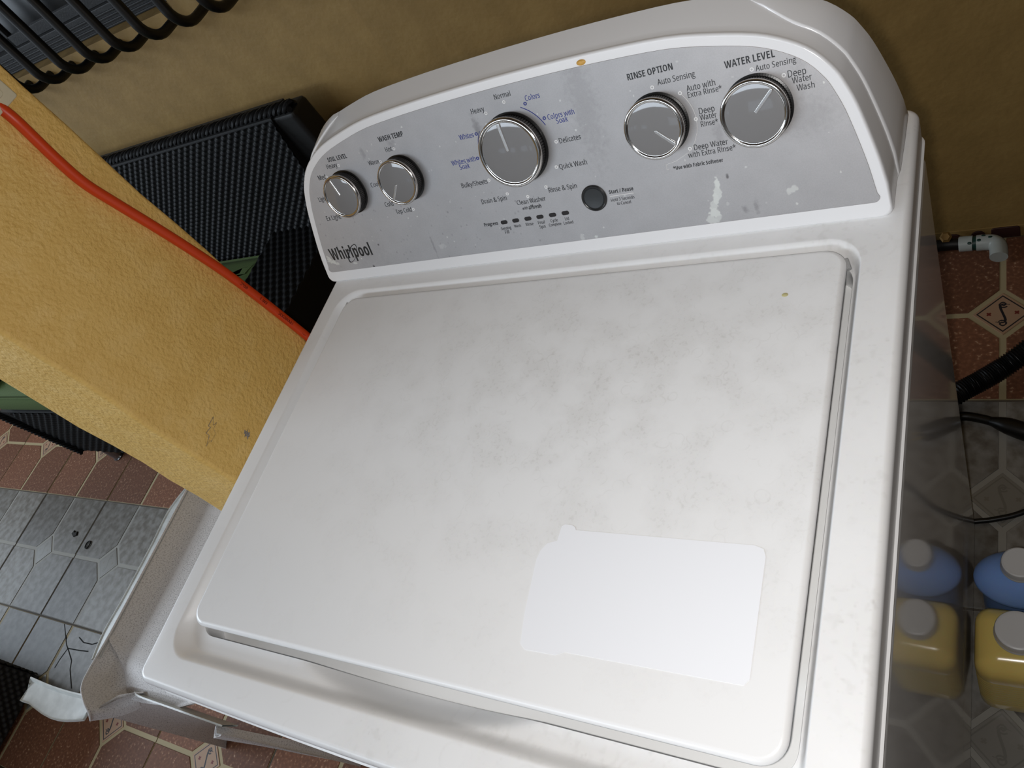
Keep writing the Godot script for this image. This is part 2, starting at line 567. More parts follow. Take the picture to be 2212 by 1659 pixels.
func panel_picture() -> Image:       # the printed silver panel: fine sparkle, smears, drips and splashes
	var w := 1024; var h := 288
	var fine := noise(FastNoiseLite.TYPE_SIMPLEX, 0.35, 2, 21, 512).get_data()
	var soft := noise(FastNoiseLite.TYPE_SIMPLEX_SMOOTH, 0.02, 4, 22, 512).get_data()
	var marks := [[0.5345, 0.0555, 0.0018, 0.006, 1.0], [0.533, 0.048, 0.0030, 0.007, 0.9], [0.5302, 0.040, 0.0022, 0.006, 1.0], [0.5275, 0.033, 0.0035, 0.005, 0.8], [0.5262, 0.026, 0.0042, 0.005, 1.0], [0.523, 0.0205, 0.0045, 0.0045, 0.8], [0.5285, 0.021, 0.003, 0.004, 0.7], [0.5992, 0.0385, 0.0042, 0.0028, 0.7], [0.596, 0.036, 0.002, 0.002, 0.6], [0.013, 0.0345, 0.004, 0.0035, 0.9], [0.0185, 0.030, 0.0045, 0.0028, 0.9], [0.024, 0.0275, 0.003, 0.002, 0.8], [0.0545, 0.025, 0.003, 0.0012, 0.7], [0.382, 0.0185, 0.0018, 0.005, 0.5], [0.398, 0.0185, 0.0018, 0.0018, 0.9], [0.199, 0.031, 0.004, 0.003, 0.35], [0.54, 0.034, 0.0015, 0.0015, 0.4], [0.575, 0.03, 0.0012, 0.0012, 0.4], [0.563, 0.066, 0.001, 0.001, 0.7]]
	var darks := [[0.425, 0.15, 0.012, 0.05, 0.06], [0.30, 0.155, 0.003, 0.012, 0.10], [0.302, 0.149, 0.004, 0.01, 0.08], [0.14, 0.155, 0.0025, 0.006, 0.10], [0.185, 0.158, 0.004, 0.004, 0.10], [0.555, 0.026, 0.0022, 0.003, 0.14], [0.566, 0.0265, 0.002, 0.005, 0.12], [0.187, 0.033, 0.0012, 0.012, 0.12], [0.545, 0.10, 0.004, 0.01, 0.07], [0.62, 0.10, 0.02, 0.012, 0.05], [0.09, 0.035, 0.02, 0.02, 0.03], [0.62, 0.165, 0.006, 0.03, 0.05], [0.545, 0.06, 0.001, 0.0015, 0.4], [0.105, 0.0445, 0.001, 0.001, 0.5], [0.083, 0.016, 0.0012, 0.002, 0.6]]
	var rng := RandomNumberGenerator.new(); rng.seed = 5
	for k in 70: marks.append([rng.randf_range(0.02, 0.65), rng.randf_range(0.017, 0.18), 0.0005 + 0.0005 * rng.randf(), 0.0005 + 0.0005 * rng.randf(), rng.randf_range(0.4, 0.9)])
	for k in 60: darks.append([rng.randf_range(0.02, 0.35), rng.randf_range(0.017, 0.09), 0.0008, 0.001, rng.randf_range(0.05, 0.16)])
	var val := PackedFloat32Array(); val.resize(w * h)
	for y in h:
		for x in w:
			val[y * w + x] = (fine[(y * 2 % 512) * 512 + (x * 2 % 512)] - 128) * 0.00014 + (soft[(y % 512) * 512 + x % 512] - 128) * 0.00010
	var white := PackedFloat32Array(); white.resize(w * h)
	for set_ in [marks, darks]:
		for q in set_:
			var cx: float = q[0] / 0.68 * w; var cy: float = (1.0 - q[1] / 0.19) * h
			var rx: float = maxf(q[2] / 0.68 * w, 0.8); var ry: float = maxf(q[3] / 0.19 * h, 0.8)
			for y in range(maxi(0, int(cy - ry * 1.7)), mini(h, int(cy + ry * 1.7) + 2)):
				for x in range(maxi(0, int(cx - rx * 1.7)), mini(w, int(cx + rx * 1.7) + 2)):
					var d := Vector2((x - cx) / rx, (y - cy) / ry).length() + (soft[((y * 5) % 512) * 512 + (x * 5) % 512] - 128) * 0.006
					if set_ == marks:
						white[y * w + x] = maxf(white[y * w + x], clampf((1.15 - d) * 4.0, 0, 1) * q[4])
					else:
						val[y * w + x] -= clampf((1.5 - d), 0, 1) * q[4] * 0.6
	var out := PackedByteArray(); out.resize(w * h * 3)
	for i in w * h:
		var m := white[i]
		var v := val[i]
		out[i * 3] = int(clampf(lerpf(0.700 + v, 0.84, m), 0, 1) * 255)
		out[i * 3 + 1] = int(clampf(lerpf(0.690 + v, 0.84, m), 0, 1) * 255)
		out[i * 3 + 2] = int(clampf(lerpf(0.690 + v, 0.82, m), 0, 1) * 255)
	return Image.create_from_data(w, h, false, Image.FORMAT_RGB8, out)

func grime_picture(w: int, h: int, sd: int, amount: Callable) -> Image:      # white enamel with dried splashes
	var a := noise(FastNoiseLite.TYPE_SIMPLEX_SMOOTH, 0.085, 4, sd, 512).get_data()
	var b := noise(FastNoiseLite.TYPE_SIMPLEX_SMOOTH, 0.020, 4, sd + 1, 512).get_data()
	var c := noise(FastNoiseLite.TYPE_CELLULAR, 0.045, 1, sd + 2, 512).get_data()
	var out := PackedByteArray(); out.resize(w * h * 3)
	for y in h:
		for x in w:
			var d: float = amount.call(float(x) / w, float(y) / h)
			var i := (y % 512) * 512 + x % 512
			var j := ((y / 2 + 77) % 512) * 512 + (x / 2 + 31) % 512
			var i2 := ((y * 2 + 13) % 512) * 512 + (x * 2 + 190) % 512
			var big := b[j] / 255.0
			var zone := clampf((big - 0.42) * 4.0, 0, 1)
			var s := clampf((a[i] / 255.0 - 0.62) * 6.0, 0, 1) * zone * d
			var dot := clampf((a[i2] / 255.0 - 0.74) * 8.0, 0, 1) * (0.25 + zone) * d
			var ring := clampf(1.0 - absf(c[i] / 255.0 - 0.34) * 20.0, 0, 1) * clampf((b[i] / 255.0 - 0.55) * 5.0, 0, 1) * d
			var film := clampf((big - 0.30) * 1.5, 0, 1) * d * 0.06
			var k := clampf(s * 0.055 + dot * 0.06 + ring * 0.05 + film, 0, 0.5)
			out[(y * w + x) * 3] = int((0.905 - k * 0.75) * 255)
			out[(y * w + x) * 3 + 1] = int((0.905 - k * 0.79) * 255)
			out[(y * w + x) * 3 + 2] = int((0.905 - k * 0.86) * 255)
	return Image.create_from_data(w, h, false, Image.FORMAT_RGB8, out)

func build_washer() -> void:
	var w := thing("washing_machine", "white top-loading washing machine with closed lid and grey dial console", "washing machine", Vector3(0.347, 0, 0.2))
	var enamel := mat(Color(0.905, 0.905, 0.90), 0.06)
	var plastic := mat(Color(0.90, 0.90, 0.905), 0.16)
	var dark := mat(Color(0.02, 0.02, 0.022), 0.4)
	# cabinet
	var b := MB.new()
	b.box(Vector3(-0.002, 0.018, -0.12), Vector3(0.694, 0.8755, 0.510), 0.008)
	var cab := obj("cabinet", b, enamel, w)
	cab.set_meta("label", "glossy white cabinet side in shade")
	for q in [[0.05, -0.07], [0.64, -0.07], [0.05, 0.46], [0.64, 0.46]]:
		b = MB.new()
		b.lathe(p2([[0.02, 0.0], [0.022, 0.004], [0.022, 0.012], [0.008, 0.014], [0.008, 0.03]]), 14, Vector3(q[0], 0, q[1]))
		obj("leveling_foot", b, dark, w)
	# worktop: rings of rounded rectangles from the lip up over the rim, down into the lid well
	var top_mat := mat(Color.WHITE, 0.30)
	top_mat.albedo_texture = tex(grime_picture(512, 512, 40, func(u, v): return (0.25 + 0.75 * u) * (0.55 + 0.6 * absf(v - 0.45))))
	b = MB.new()
	var specs := [[-0.001, 0.6932, -0.1412, 0.5225, 0.014, 0.8755], [-0.0016, 0.6938, -0.1416, 0.523, 0.0145, 0.8765], [-0.0016, 0.6938, -0.1416, 0.523, 0.0145, 0.878], [0.0, 0.6918, -0.14, 0.5207, 0.014, 0.8795], [0.0, 0.692, -0.14, 0.521, 0.014, 0.906]]
	for k in range(1, 6):
		var a := PI / 2 * k / 5.0
		var i := 0.0065 * (1 - cos(a))
		specs.append([i, 0.692 - i, -0.14 + i, 0.521 - i, 0.014 - i * 0.8, 0.906 + 0.008 * sin(a)])
	specs.append([0.014, 0.678, -0.03, 0.506, 0.03, 0.914])
	specs.append([0.0255, 0.6565, 0.0155, 0.4915, 0.032, 0.914])
	for k in range(1, 9):
		var t := k / 8.0
		var e := t * t * (3 - 2 * t)
		specs.append([lerpf(0.0255, 0.0385, t), lerpf(0.6565, 0.6500, t), lerpf(0.0155, 0.0285, t), lerpf(0.4915, 0.4765, t), 0.031, 0.914 - 0.012 * e])
	for k in range(1, 7):
		var t := k / 6.0
		specs.append([lerpf(0.0385, 0.0465, t), lerpf(0.6500, 0.6488, t), lerpf(0.0285, 0.0345, t), lerpf(0.4765, 0.4615, t), lerpf(0.031, 0.023, t), 0.902 - 0.0005 * t])
	specs.append([0.0475, 0.6480, 0.0355, 0.4605, 0.022, 0.899])
	specs.append([0.048, 0.6478, 0.036, 0.460, 0.022, 0.870])
	specs.append([0.08, 0.61, 0.07, 0.42, 0.02, 0.868])
	var rings := []
	for q in specs:
		var ring := PackedVector3Array()
		for p in dense_rrect(q[0], q[1], -q[3], -q[2], q[4]):
			var x: float = p.x; var z: float = -p.y; var y: float = q[5]
			if z > 0.49: z += 0.0045 * sin(PI * clampf(x / 0.692, 0, 1)) * clampf((z - 0.49) / 0.02, 0, 1)
			if y < 0.9139 and y > 0.8985:
				var e := pow((x - 0.335) / 0.158, 2) + pow((z - 0.436) / 0.0495, 2)
				if e < 1.0: y -= 0.025 * smoothstep(0.0, 0.9, 1.0 - e)
			ring.append(Vector3(x, y, z))
		rings.append(ring)
	b.loft(rings, true, false, true)
	var top := obj("worktop", b, top_mat, w, 30, func(p): return Vector2(p.x / 0.69, (p.z + 0.14) / 0.67), false)
	for q in [[0.0445, 0.0345, -0.9], [0.6425, 0.040, 0.8]]:           # hinge ends at the lid's back corners
		b = MB.new()
		b.tube(pv([[q[0], 0.911, q[1]], [q[0] + 0.004 * q[2], 0.908, q[1] + 0.009]]), 0.0026, 8)
		obj("hinge_pin", b, mat(Color(0.62, 0.62, 0.62), 0.4), top)
	# lid
	b = MB.new()
	var lo := MB.rrect(0.0435, 0.645, -0.4555, -0.0305, 0.020, 8)
	var lr := []
	for q in [[0.030, 0.900], [0.016, 0.9015], [0.013, 0.9055], [0.006, 0.9085], [0.0012, 0.9100], [0.0, 0.9120]]: lr.append(MB.lift(MB.inset(lo, q[0]), q[1]))
	for k in range(1, 6):
		var a := PI / 2 * k / 5.0
		lr.append(MB.lift(MB.inset(lo, 0.005 * (1 - cos(a))), 0.9122 + 0.0048 * sin(a)))
	b.loft(lr, true, true, true)
	var lid_mat := mat(Color.WHITE, 0.30)
	lid_mat.albedo_texture = tex(grime_picture(1024, 724, 50, func(u, v): return clampf(1.15 - Vector2((u - 0.68) / 0.5, (v - 0.32) / 0.48).length() * 0.75, 0.10, 1.0)))
	var lid := obj("lid", b, lid_mat, w, 40, func(p): return Vector2((p.x - 0.0435) / 0.6015, (p.z - 0.0305) / 0.425))
	b = MB.new()
	b.prism(p2([[0.4450, -0.3105], [0.4480, -0.3088], [0.4545, -0.3090], [0.4575, -0.3105], [0.4590, -0.3130], [0.606, -0.3108], [0.6125, -0.3128], [0.6148, -0.3185], [0.6163, -0.405], [0.613, -0.4095], [0.593, -0.4098], [0.477, -0.4110], [0.47, -0.4145], [0.443, -0.4150], [0.4375, -0.411], [0.4335, -0.388], [0.4300, -0.342], [0.4315, -0.334], [0.436, -0.327], [0.4445, -0.3240]]), Vector3(0, 0.9169, 0), Vector3.RIGHT, Vector3.FORWARD, Vector3.UP, 0.0004)
	obj("sticker", b, mat(Color(0.915, 0.92, 0.935), 0.38), lid).set_meta("label", "clean pale rectangle of a blank sticker on the lid")
	b = MB.new()
	b.lathe(p2([[0.0, 0.0006], [0.002, 0.0004], [0.0028, 0.0]]), 12, Vector3(0.598, 0.917, 0.079), Vector3.UP, 1.0, 0.8)
	obj("stain", b, mat(Color(0.74, 0.71, 0.52), 0.6), lid, 35, null, false)
	build_console(w, plastic, dark)

func dense_rrect(x0: float, x1: float, y0: float, y1: float, r: float) -> PackedVector2Array:
	var p := PackedVector2Array()
	var c := MB.rrect(x0, x1, y0, y1, r, 8)
	for k in 4:
		for i in 9: p.append(c[k * 9 + i])
		var a := c[k * 9 + 8]; var e := c[(k * 9 + 9) % 36]
		for i in range(1, 72): p.append(a.lerp(e, i / 72.0))
	return p

func build_console(w: Node3D, plastic: Material, dark: Material) -> void:
	var b := MB.new()
	var rings := []
	var back := console_outline(0.0105, 0.0, 0.012)
	for q in [[0.0075, 0.0], [0.0086, -0.0004], [0.0095, -0.0014], [0.0101, -0.003], [0.0105, -0.006]]:
		var ring := PackedVector3Array()
		var o := console_outline(q[0], 0.0008 + 0.0105 - q[0] - 0.0003, 0.008)
		for p in o: ring.append(on_panel(p.x, p.y, q[1]))
		rings.append(ring)
	for k in range(1, 7):
		var t := k / 6.0
		var ring := PackedVector3Array()
		for i in back.size():
			var p := back[i]
			var f := on_panel(p.x, p.y, -0.006)
			f.y = maxf(f.y, H)
			ring.append(f.lerp(Vector3(p.x + (p.x - CX) * 0.012, H + p.y * 0.93, -0.118), t))
		rings.append(ring)
	b.loft(rings, true, true, true)
	var con := obj("console", b, plastic, w, 32)
	con.set_meta("label", "white arched plastic console housing")
	# end caps wrapping the rear of both shoulders, proud of the housing
	for side in [1, -1]:
		var n := back.size()
		var idx := []
		for i in n:
			if (back[i].x - CX) * side > 0.235 and back[i].y > 0.004: idx.append(i)
		var strip := []
		var prof := [[0.30, 0.0], [0.31, 0.0012], [0.34, 0.0018], [0.7, 0.002], [0.97, 0.0018], [1.0, 0.0008], [1.01, -0.002]]
		for q in prof:
			var ring := PackedVector3Array()
			for m in idx.size():
				var i: int = idx[m]
				var p := back[i]
				var tan := (back[(i + 1) % n] - back[(i + n - 1) % n]).normalized()
				var nn := Vector2(tan.y, -tan.x)
				var f := on_panel(p.x, p.y, -0.006)
				f.y = maxf(f.y, H)
				var e := Vector3(p.x + (p.x - CX) * 0.012, H + p.y * 0.93, -0.118)
				var far: int = mini(m, idx.size() - 1 - m)
				var top_end: int = (idx.size() - 1 - m) if side == 1 else m
				var t: float = q[0] + (1.0 - q[0]) * 0.75 * pow(clampf(1.0 - top_end / 5.0, 0, 1), 2.0)
				var g := f.lerp(e, minf(t, 1.0))
				if q[0] > 1.0: g.z -= 0.001
				var lift: float = q[1] if far > 0 else minf(q[1], 0.0003)
				ring.append(g + Vector3(nn.x, nn.y * 0.93, 0) * lift)
			strip.append(ring)
		b = MB.new()
		b.loft(strip, false)
		obj("end_cap", b, plastic, w, 50, null, false)
	# silver panel
	b = MB.new()
	var out := console_outline(0.0, 0.0158, 0.005)
	b.prism(out, Vector3(0, H, 0) + out_n * -0.001, Vector3.RIGHT, up_in, out_n, 0.0016, 0.0003)
	var sil := mat(Color.WHITE, 0.56, 0.9)
	sil.albedo_texture = tex(panel_picture())
	var pan := obj("control_panel", b, sil, w, 30, func(p): return Vector2(p.x / 0.68, 1.0 - (p - Vector3(0, H, 0)).dot(up_in) / 0.19))
	pan.set_meta("label", "silver grey printed control panel")
	# yellow paint drop on the upper rim
	b = MB.new()
	b.lathe(p2([[0.0, 0.0016], [0.0022, 0.0013], [0.0036, 0.0]]), 14, on_panel(0.4334, 0.1885, 0.0002), out_n, 0.75, 1.35)
	obj("paint_drop", b, mat(Color(0.80, 0.62, 0.30), 0.5), w, 40, null, false)
	# lettering
	var ink := mat(Color(0.13, 0.13, 0.14), 0.5)
	var blue := mat(Color(0.16, 0.20, 0.52), 0.5)
	var white := mat(Color(0.90, 0.90, 0.90), 0.5)
	for t in [["SOIL LEVEL", 0.1001, 0.1567, 0.0307, "b"], ["Heavy", 0.0871, 0.1491, 0.0170, "n"], ["Med", 0.0640, 0.1385, 0.0124, "n"], ["Light", 0.0494, 0.1128, 0.0135, "n"], ["Ex Light", 0.0534, 0.0877, 0.0242, "n"],
		["WASH TEMP", 0.1880, 0.1655, 0.0361, "b"], ["Hot", 0.1788, 0.1527, 0.0096, "n"], ["Warm", 0.1504, 0.1423, 0.0156, "n"], ["Cool", 0.1389, 0.1173, 0.0122, "n"], ["Cold", 0.1475, 0.0915, 0.0125, "n"], ["Tap Cold", 0.1648, 0.0807, 0.0238, "n"],
		["Normal", 0.3419, 0.1780, 0.0191, "n"], ["Heavy", 0.3085, 0.1699, 0.0161, "n"], ["Colors", 0.3740, 0.1696, 0.0165, "u"], ["Colors with", 0.3984, 0.1473, 0.0294, "u"], ["Soak", 0.3981, 0.1419, 0.0127, "u"],
		["Delicates", 0.4006, 0.1226, 0.0239, "n"], ["Quick Wash", 0.3958, 0.0971, 0.0312, "n"], ["Rinse & Spin", 0.3766, 0.0752, 0.0329, "n"], ["Clean Washer", 0.3358, 0.0674, 0.0355, "n"], ["with", 0.3258, 0.0605, 0.0069, "s"], ["affresh", 0.3380, 0.0604, 0.0154, "l"],
		["Drain & Spin", 0.2911, 0.0751, 0.0327, "n"], ["Bulky/Sheets", 0.2737, 0.0966, 0.0344, "n"], ["Whites with", 0.2703, 0.1227, 0.0317, "u"], ["Soak", 0.2694, 0.1168, 0.0131, "u"], ["Whites", 0.2848, 0.1473, 0.0184, "u"],
		["Progress", 0.2766, 0.0487, 0.0183, "b"], ["Sensing", 0.2939, 0.0414, 0.0132, "s"], ["Fill", 0.2936, 0.0369, 0.0051, "s"], ["Wash", 0.3093, 0.0420, 0.0085, "s"], ["Rinse", 0.3249, 0.0421, 0.0094, "s"], ["Final", 0.3397, 0.0421, 0.0081, "s"], ["Spin", 0.3395, 0.0372, 0.0074, "s"], ["Cycle", 0.3555, 0.0421, 0.0086, "s"], ["Complete", 0.3552, 0.0376, 0.0150, "s"], ["Lid", 0.3710, 0.0420, 0.0046, "s"], ["Locked", 0.3714, 0.0375, 0.0112, "s"],
		["RINSE OPTION", 0.4954, 0.1659, 0.0431, "b"], ["Auto Sensing", 0.5176, 0.1552, 0.0348, "n"], ["Auto with", 0.5378, 0.1443, 0.0259, "n"], ["Extra Rinse*", 0.5402, 0.1385, 0.0307, "n"], ["Deep", 0.5388, 0.1227, 0.0139, "n"], ["Water", 0.5390, 0.1169, 0.0153, "n"], ["Rinse*", 0.5389, 0.1110, 0.0156, "n"], ["Deep Water", 0.5361, 0.0914, 0.0314, "n"], ["with Extra Rinse*", 0.5356, 0.0852, 0.0442, "n"], ["*Use with Fabric Softener", 0.5205, 0.0756, 0.0475, "b"],
		["WATER LEVEL", 0.5822, 0.1564, 0.0417, "b"], ["Auto Sensing", 0.6024, 0.1477, 0.0327, "n"], ["Deep", 0.6180, 0.1373, 0.0143, "n"], ["Water", 0.6211, 0.1315, 0.0156, "n"], ["Wash", 0.6232, 0.1248, 0.0141, "n"],
		["Start / Pause", 0.4390, 0.0629, 0.0262, "b"], ["Hold 3 Seconds", 0.4384, 0.0542, 0.0254, "s"], ["to Cancel", 0.4386, 0.0498, 0.0151, "s"]]:
		print_text(pan, t[0], t[1], t[2], t[3], t[4], blue if t[4] == "u" else ink)
	# the maker's wordmark with its ring
	print_text(pan, "Whirlpool", 0.0547, 0.0400, 0.0713, "w", mat(Color(0.03, 0.03, 0.035), 0.4))
	b = MB.new()
	var path := PackedVector3Array()
	var rad := PackedFloat32Array()
	for k in 41:
		var a := deg_to_rad(-62 + 322 * k / 40.0)
		var q := Vector2(0.0148 * cos(a), 0.0052 * sin(a)).rotated(deg_to_rad(47))
		path.append(on_panel(0.0582 + q.x, 0.0380 + q.y, 0.0009))
		rad.append(0.0003 + 0.00055 * sin(PI * k / 40.0))
	b.tube(path, rad, 6, 0.5)
	obj("logo_ring", b, mat(Color(0.03, 0.03, 0.035), 0.4), pan)
	# position marks: small rings
	var dots := [[0.0982, 0.1480], [0.0720, 0.1378], [0.1867, 0.1521], [0.1610, 0.1416], [0.1797, 0.0805], [0.3418, 0.1716], [0.3174, 0.1652], [0.3642, 0.1651], [0.3800, 0.1474], [0.3852, 0.1227], [0.3771, 0.0978], [0.3585, 0.0794], [0.3338, 0.0725], [0.3103, 0.0793], [0.2938, 0.0976], [0.2889, 0.1226], [0.2977, 0.1474], [0.4948, 0.1523], [0.5186, 0.1420], [0.5277, 0.1168], [0.5165, 0.0914], [0.5831, 0.1479], [0.6077, 0.1375]]
	b = MB.new()
	b.lathe(p2([[0.0009, 0.0], [0.0009, 0.0005], [0.0018, 0.0005], [0.0018, 0.0], [0.0009, 0.0]]), 16, Vector3.ZERO, out_n)
	var ring_mesh := b.mesh(Vector3.ZERO, 30, null, false)
	for i in dots.size():
		var o := node("position_mark", ring_mesh, blue if i in [7, 8, 15, 16] else white, pan)
		o.position = on_panel(dots[i][0], dots[i][1], 0.0005) - w.position
	# printed arcs
	for a in [[0.3382, 0.1225, 0.0448, 24.0, 64.0, true], [0.3382, 0.1225, 0.0448, 143.0, 166.0, true], [0.4905, 0.1168, 0.0375, -50.0, 40.0, false]]:
		var pts := PackedVector3Array()
		for k in 25:
			var g := deg_to_rad(lerpf(a[3], a[4], k / 24.0))
			pts.append(on_panel(a[0] + a[2] * cos(g), a[1] + a[2] * sin(g), 0.0007))
		if not a[5]:
			var more := pv([])
			for q in [[0.4925, 0.0757], [0.4905, 0.0757], [0.4910, 0.0806], [0.5010, 0.0823], [0.5085, 0.0855]]: more.append(on_panel(q[0], q[1], 0.0007))
			more.append_array(pts)
			pts = more
		b = MB.new()
		b.tube(pts, 0.00045, 6, 0.6)
		obj("printed_arc", b, blue if a[5] else white, pan)
	b = MB.new()
	b.tube(PackedVector3Array([on_panel(0.4257, 0.0586, 0.0007), on_panel(0.4518, 0.0583, 0.0007)]), 0.0005, 6, 0.6)
	obj("printed_line", b, white, pan)
	# progress lamps, unlit
	for x in [0.2941, 0.3093, 0.3250, 0.3402, 0.3558, 0.3712]:
		b = MB.new()
		b.prism(MB.rrect(-0.0043, 0.0043, -0.0022, 0.0022, 0.0021, 5), on_panel(x, 0.0485, 0.0004), Vector3.RIGHT, up_in, out_n, 0.0006, 0.0002)
		obj("progress_lamp", b, mat(Color(0.07, 0.04, 0.037), 0.6), w)
	# start button
	b = MB.new()
	b.lathe(p2([[0.0138, 0.0], [0.0138, 0.0012], [0.0128, 0.002], [0.0118, 0.0016], [0.0114, 0.001], [0.0, 0.0008]]), 40, on_panel(0.4085, 0.0595, 0.0004), out_n)
	var btn := obj("start_button", b, mat(Color(0.13, 0.135, 0.14), 0.3), w)
	b = MB.new()
	b.lathe(p2([[0.0110, 0.0008], [0.0104, 0.0016], [0.006, 0.0012], [0.0, 0.001]]), 40, on_panel(0.4085, 0.0595, 0.0004), out_n)
	obj("button_face", b, mat(Color(0.155, 0.165, 0.17), 0.4), btn)
	# dials
	dial(w, 0.0955, 0.1150, 0.0265, 106.0, "small left dial pointing up")
	dial(w, 0.1842, 0.1180, 0.0265, -126.0, "small dial pointing down and left")
	dial(w, 0.3382, 0.1248, 0.0362, 94.0, "large middle dial pointing up")
	dial(w, 0.4925, 0.1190, 0.0285, -44.0, "dial pointing down and right")
	dial(w, 0.5825, 0.1146, 0.0292, 45.0, "right dial pointing up and right")

func print_text(parent: Node, s: String, x: float, y: float, wid: float, kind: String, m: Material) -> void:
	var t := TextMesh.new()
	t.text = s
	t.font = bold if kind in ["b", "l", "w"] else font
	t.font_size = 32
	t.pixel_size = 0.01
	t.depth = 0.02
	t.curve_step = 3.0
	var box := t.get_aabb()
	var sx: float = wid / box.size.x
	var sy: float = sx * {"n": 1.15, "u": 1.15, "b": 1.25, "s": 1.15, "l": 1.3, "w": 1.45}[kind]
	var o := node("lettering", t, m, parent)
	var c := box.get_center()
	# centre on the x-height band, not on the box with its descenders
	var mid := 0.085 if kind in ["n", "u", "s", "l"] else 0.115
	o.transform = Transform3D(Basis(Vector3(sx, 0, 0), up_in * sy, out_n * 0.02), on_panel(x - c.x * sx, y, 0.0006) - up_in * (mid_of(t) * sy) - origin_of[parent])

func mid_of(t: TextMesh) -> float:
	var p := TextMesh.new()
	p.text = "x" if t.text != t.text.to_upper() else "X"
	p.font = t.font; p.font_size = t.font_size; p.pixel_size = t.pixel_size; p.depth = t.depth; p.curve_step = 8.0
	return p.get_aabb().get_center().y + (0.02 if t.text != t.text.to_upper() else 0.0)

func dial(w: Node3D, x: float, s: float, r: float, ang: float, label: String) -> void:
	var h := 0.016
	var at := on_panel(x - 0.0, s, 0.0005)
	var black := mat(Color(0.015, 0.015, 0.016), 0.35)
	var chrome := mat(Color(0.80, 0.79, 0.78), 0.12, 1.0)
	var b := MB.new()
	var rings := []
	var x_ := Vector3.RIGHT
	for q in [[r * 1.02, 0.0], [r * 1.02, 0.0012], [r * 0.965, 0.0018], [r * 0.955, h - 0.003], [r * 0.9, h - 0.002]]:   # ribbed black skirt
		var ring := PackedVector3Array()
		for k in 160:
			var a := TAU * k / 160
			var rr: float = q[0] - (0.0004 if k % 2 and q[1] > 0.0015 else 0.0)
			ring.append(at + x_ * cos(a) * rr + up_in * sin(a) * rr + out_n * q[1])
		rings.append(ring)
	b.loft(rings, true, false, true)
	var d := obj("dial", b, black, w, 25)
	d.set_meta("label", label)
	b = MB.new()
	b.lathe(p2([[r * 0.955, h - 0.0042], [r * 0.985, h - 0.004], [r, h - 0.0028], [r * 0.995, h - 0.0012], [r * 0.965, h - 0.0002], [r * 0.915, h], [r * 0.875, h - 0.0006], [r * 0.855, h - 0.0012]]), 72, at, out_n)
	obj("chrome_rim", b, chrome, d, 50, null, false)
	b = MB.new()
	b.lathe(p2([[r * 0.865, h - 0.0016], [r * 0.852, h - 0.0012], [r * 0.6, h - 0.0008], [r * 0.3, h - 0.0005], [0.0, h - 0.0004]]), 72, at, out_n)
	var face := mat(Color(0.445, 0.44, 0.44), 0.5)
	face.clearcoat_enabled = true
	face.clearcoat = 1.0
	face.clearcoat_roughness = 0.04
	obj("dial_face", b, face, d, 50, null, false)
	b = MB.new()
	var a := deg_to_rad(ang)
	var dir := Vector3.RIGHT * cos(a) + up_in * sin(a)
	var sd := out_n.cross(dir)
	var hw := r * 0.052
	b.prism(MB.rrect(r * 0.06, r * 0.865, -hw, hw, hw * 0.9, 4), at + out_n * (h - 0.0014), dir, sd, out_n, 0.0018, 0.0006)
	obj("pointer", b, mat(Color(0.80, 0.80, 0.80), 0.2, 0.7), d)

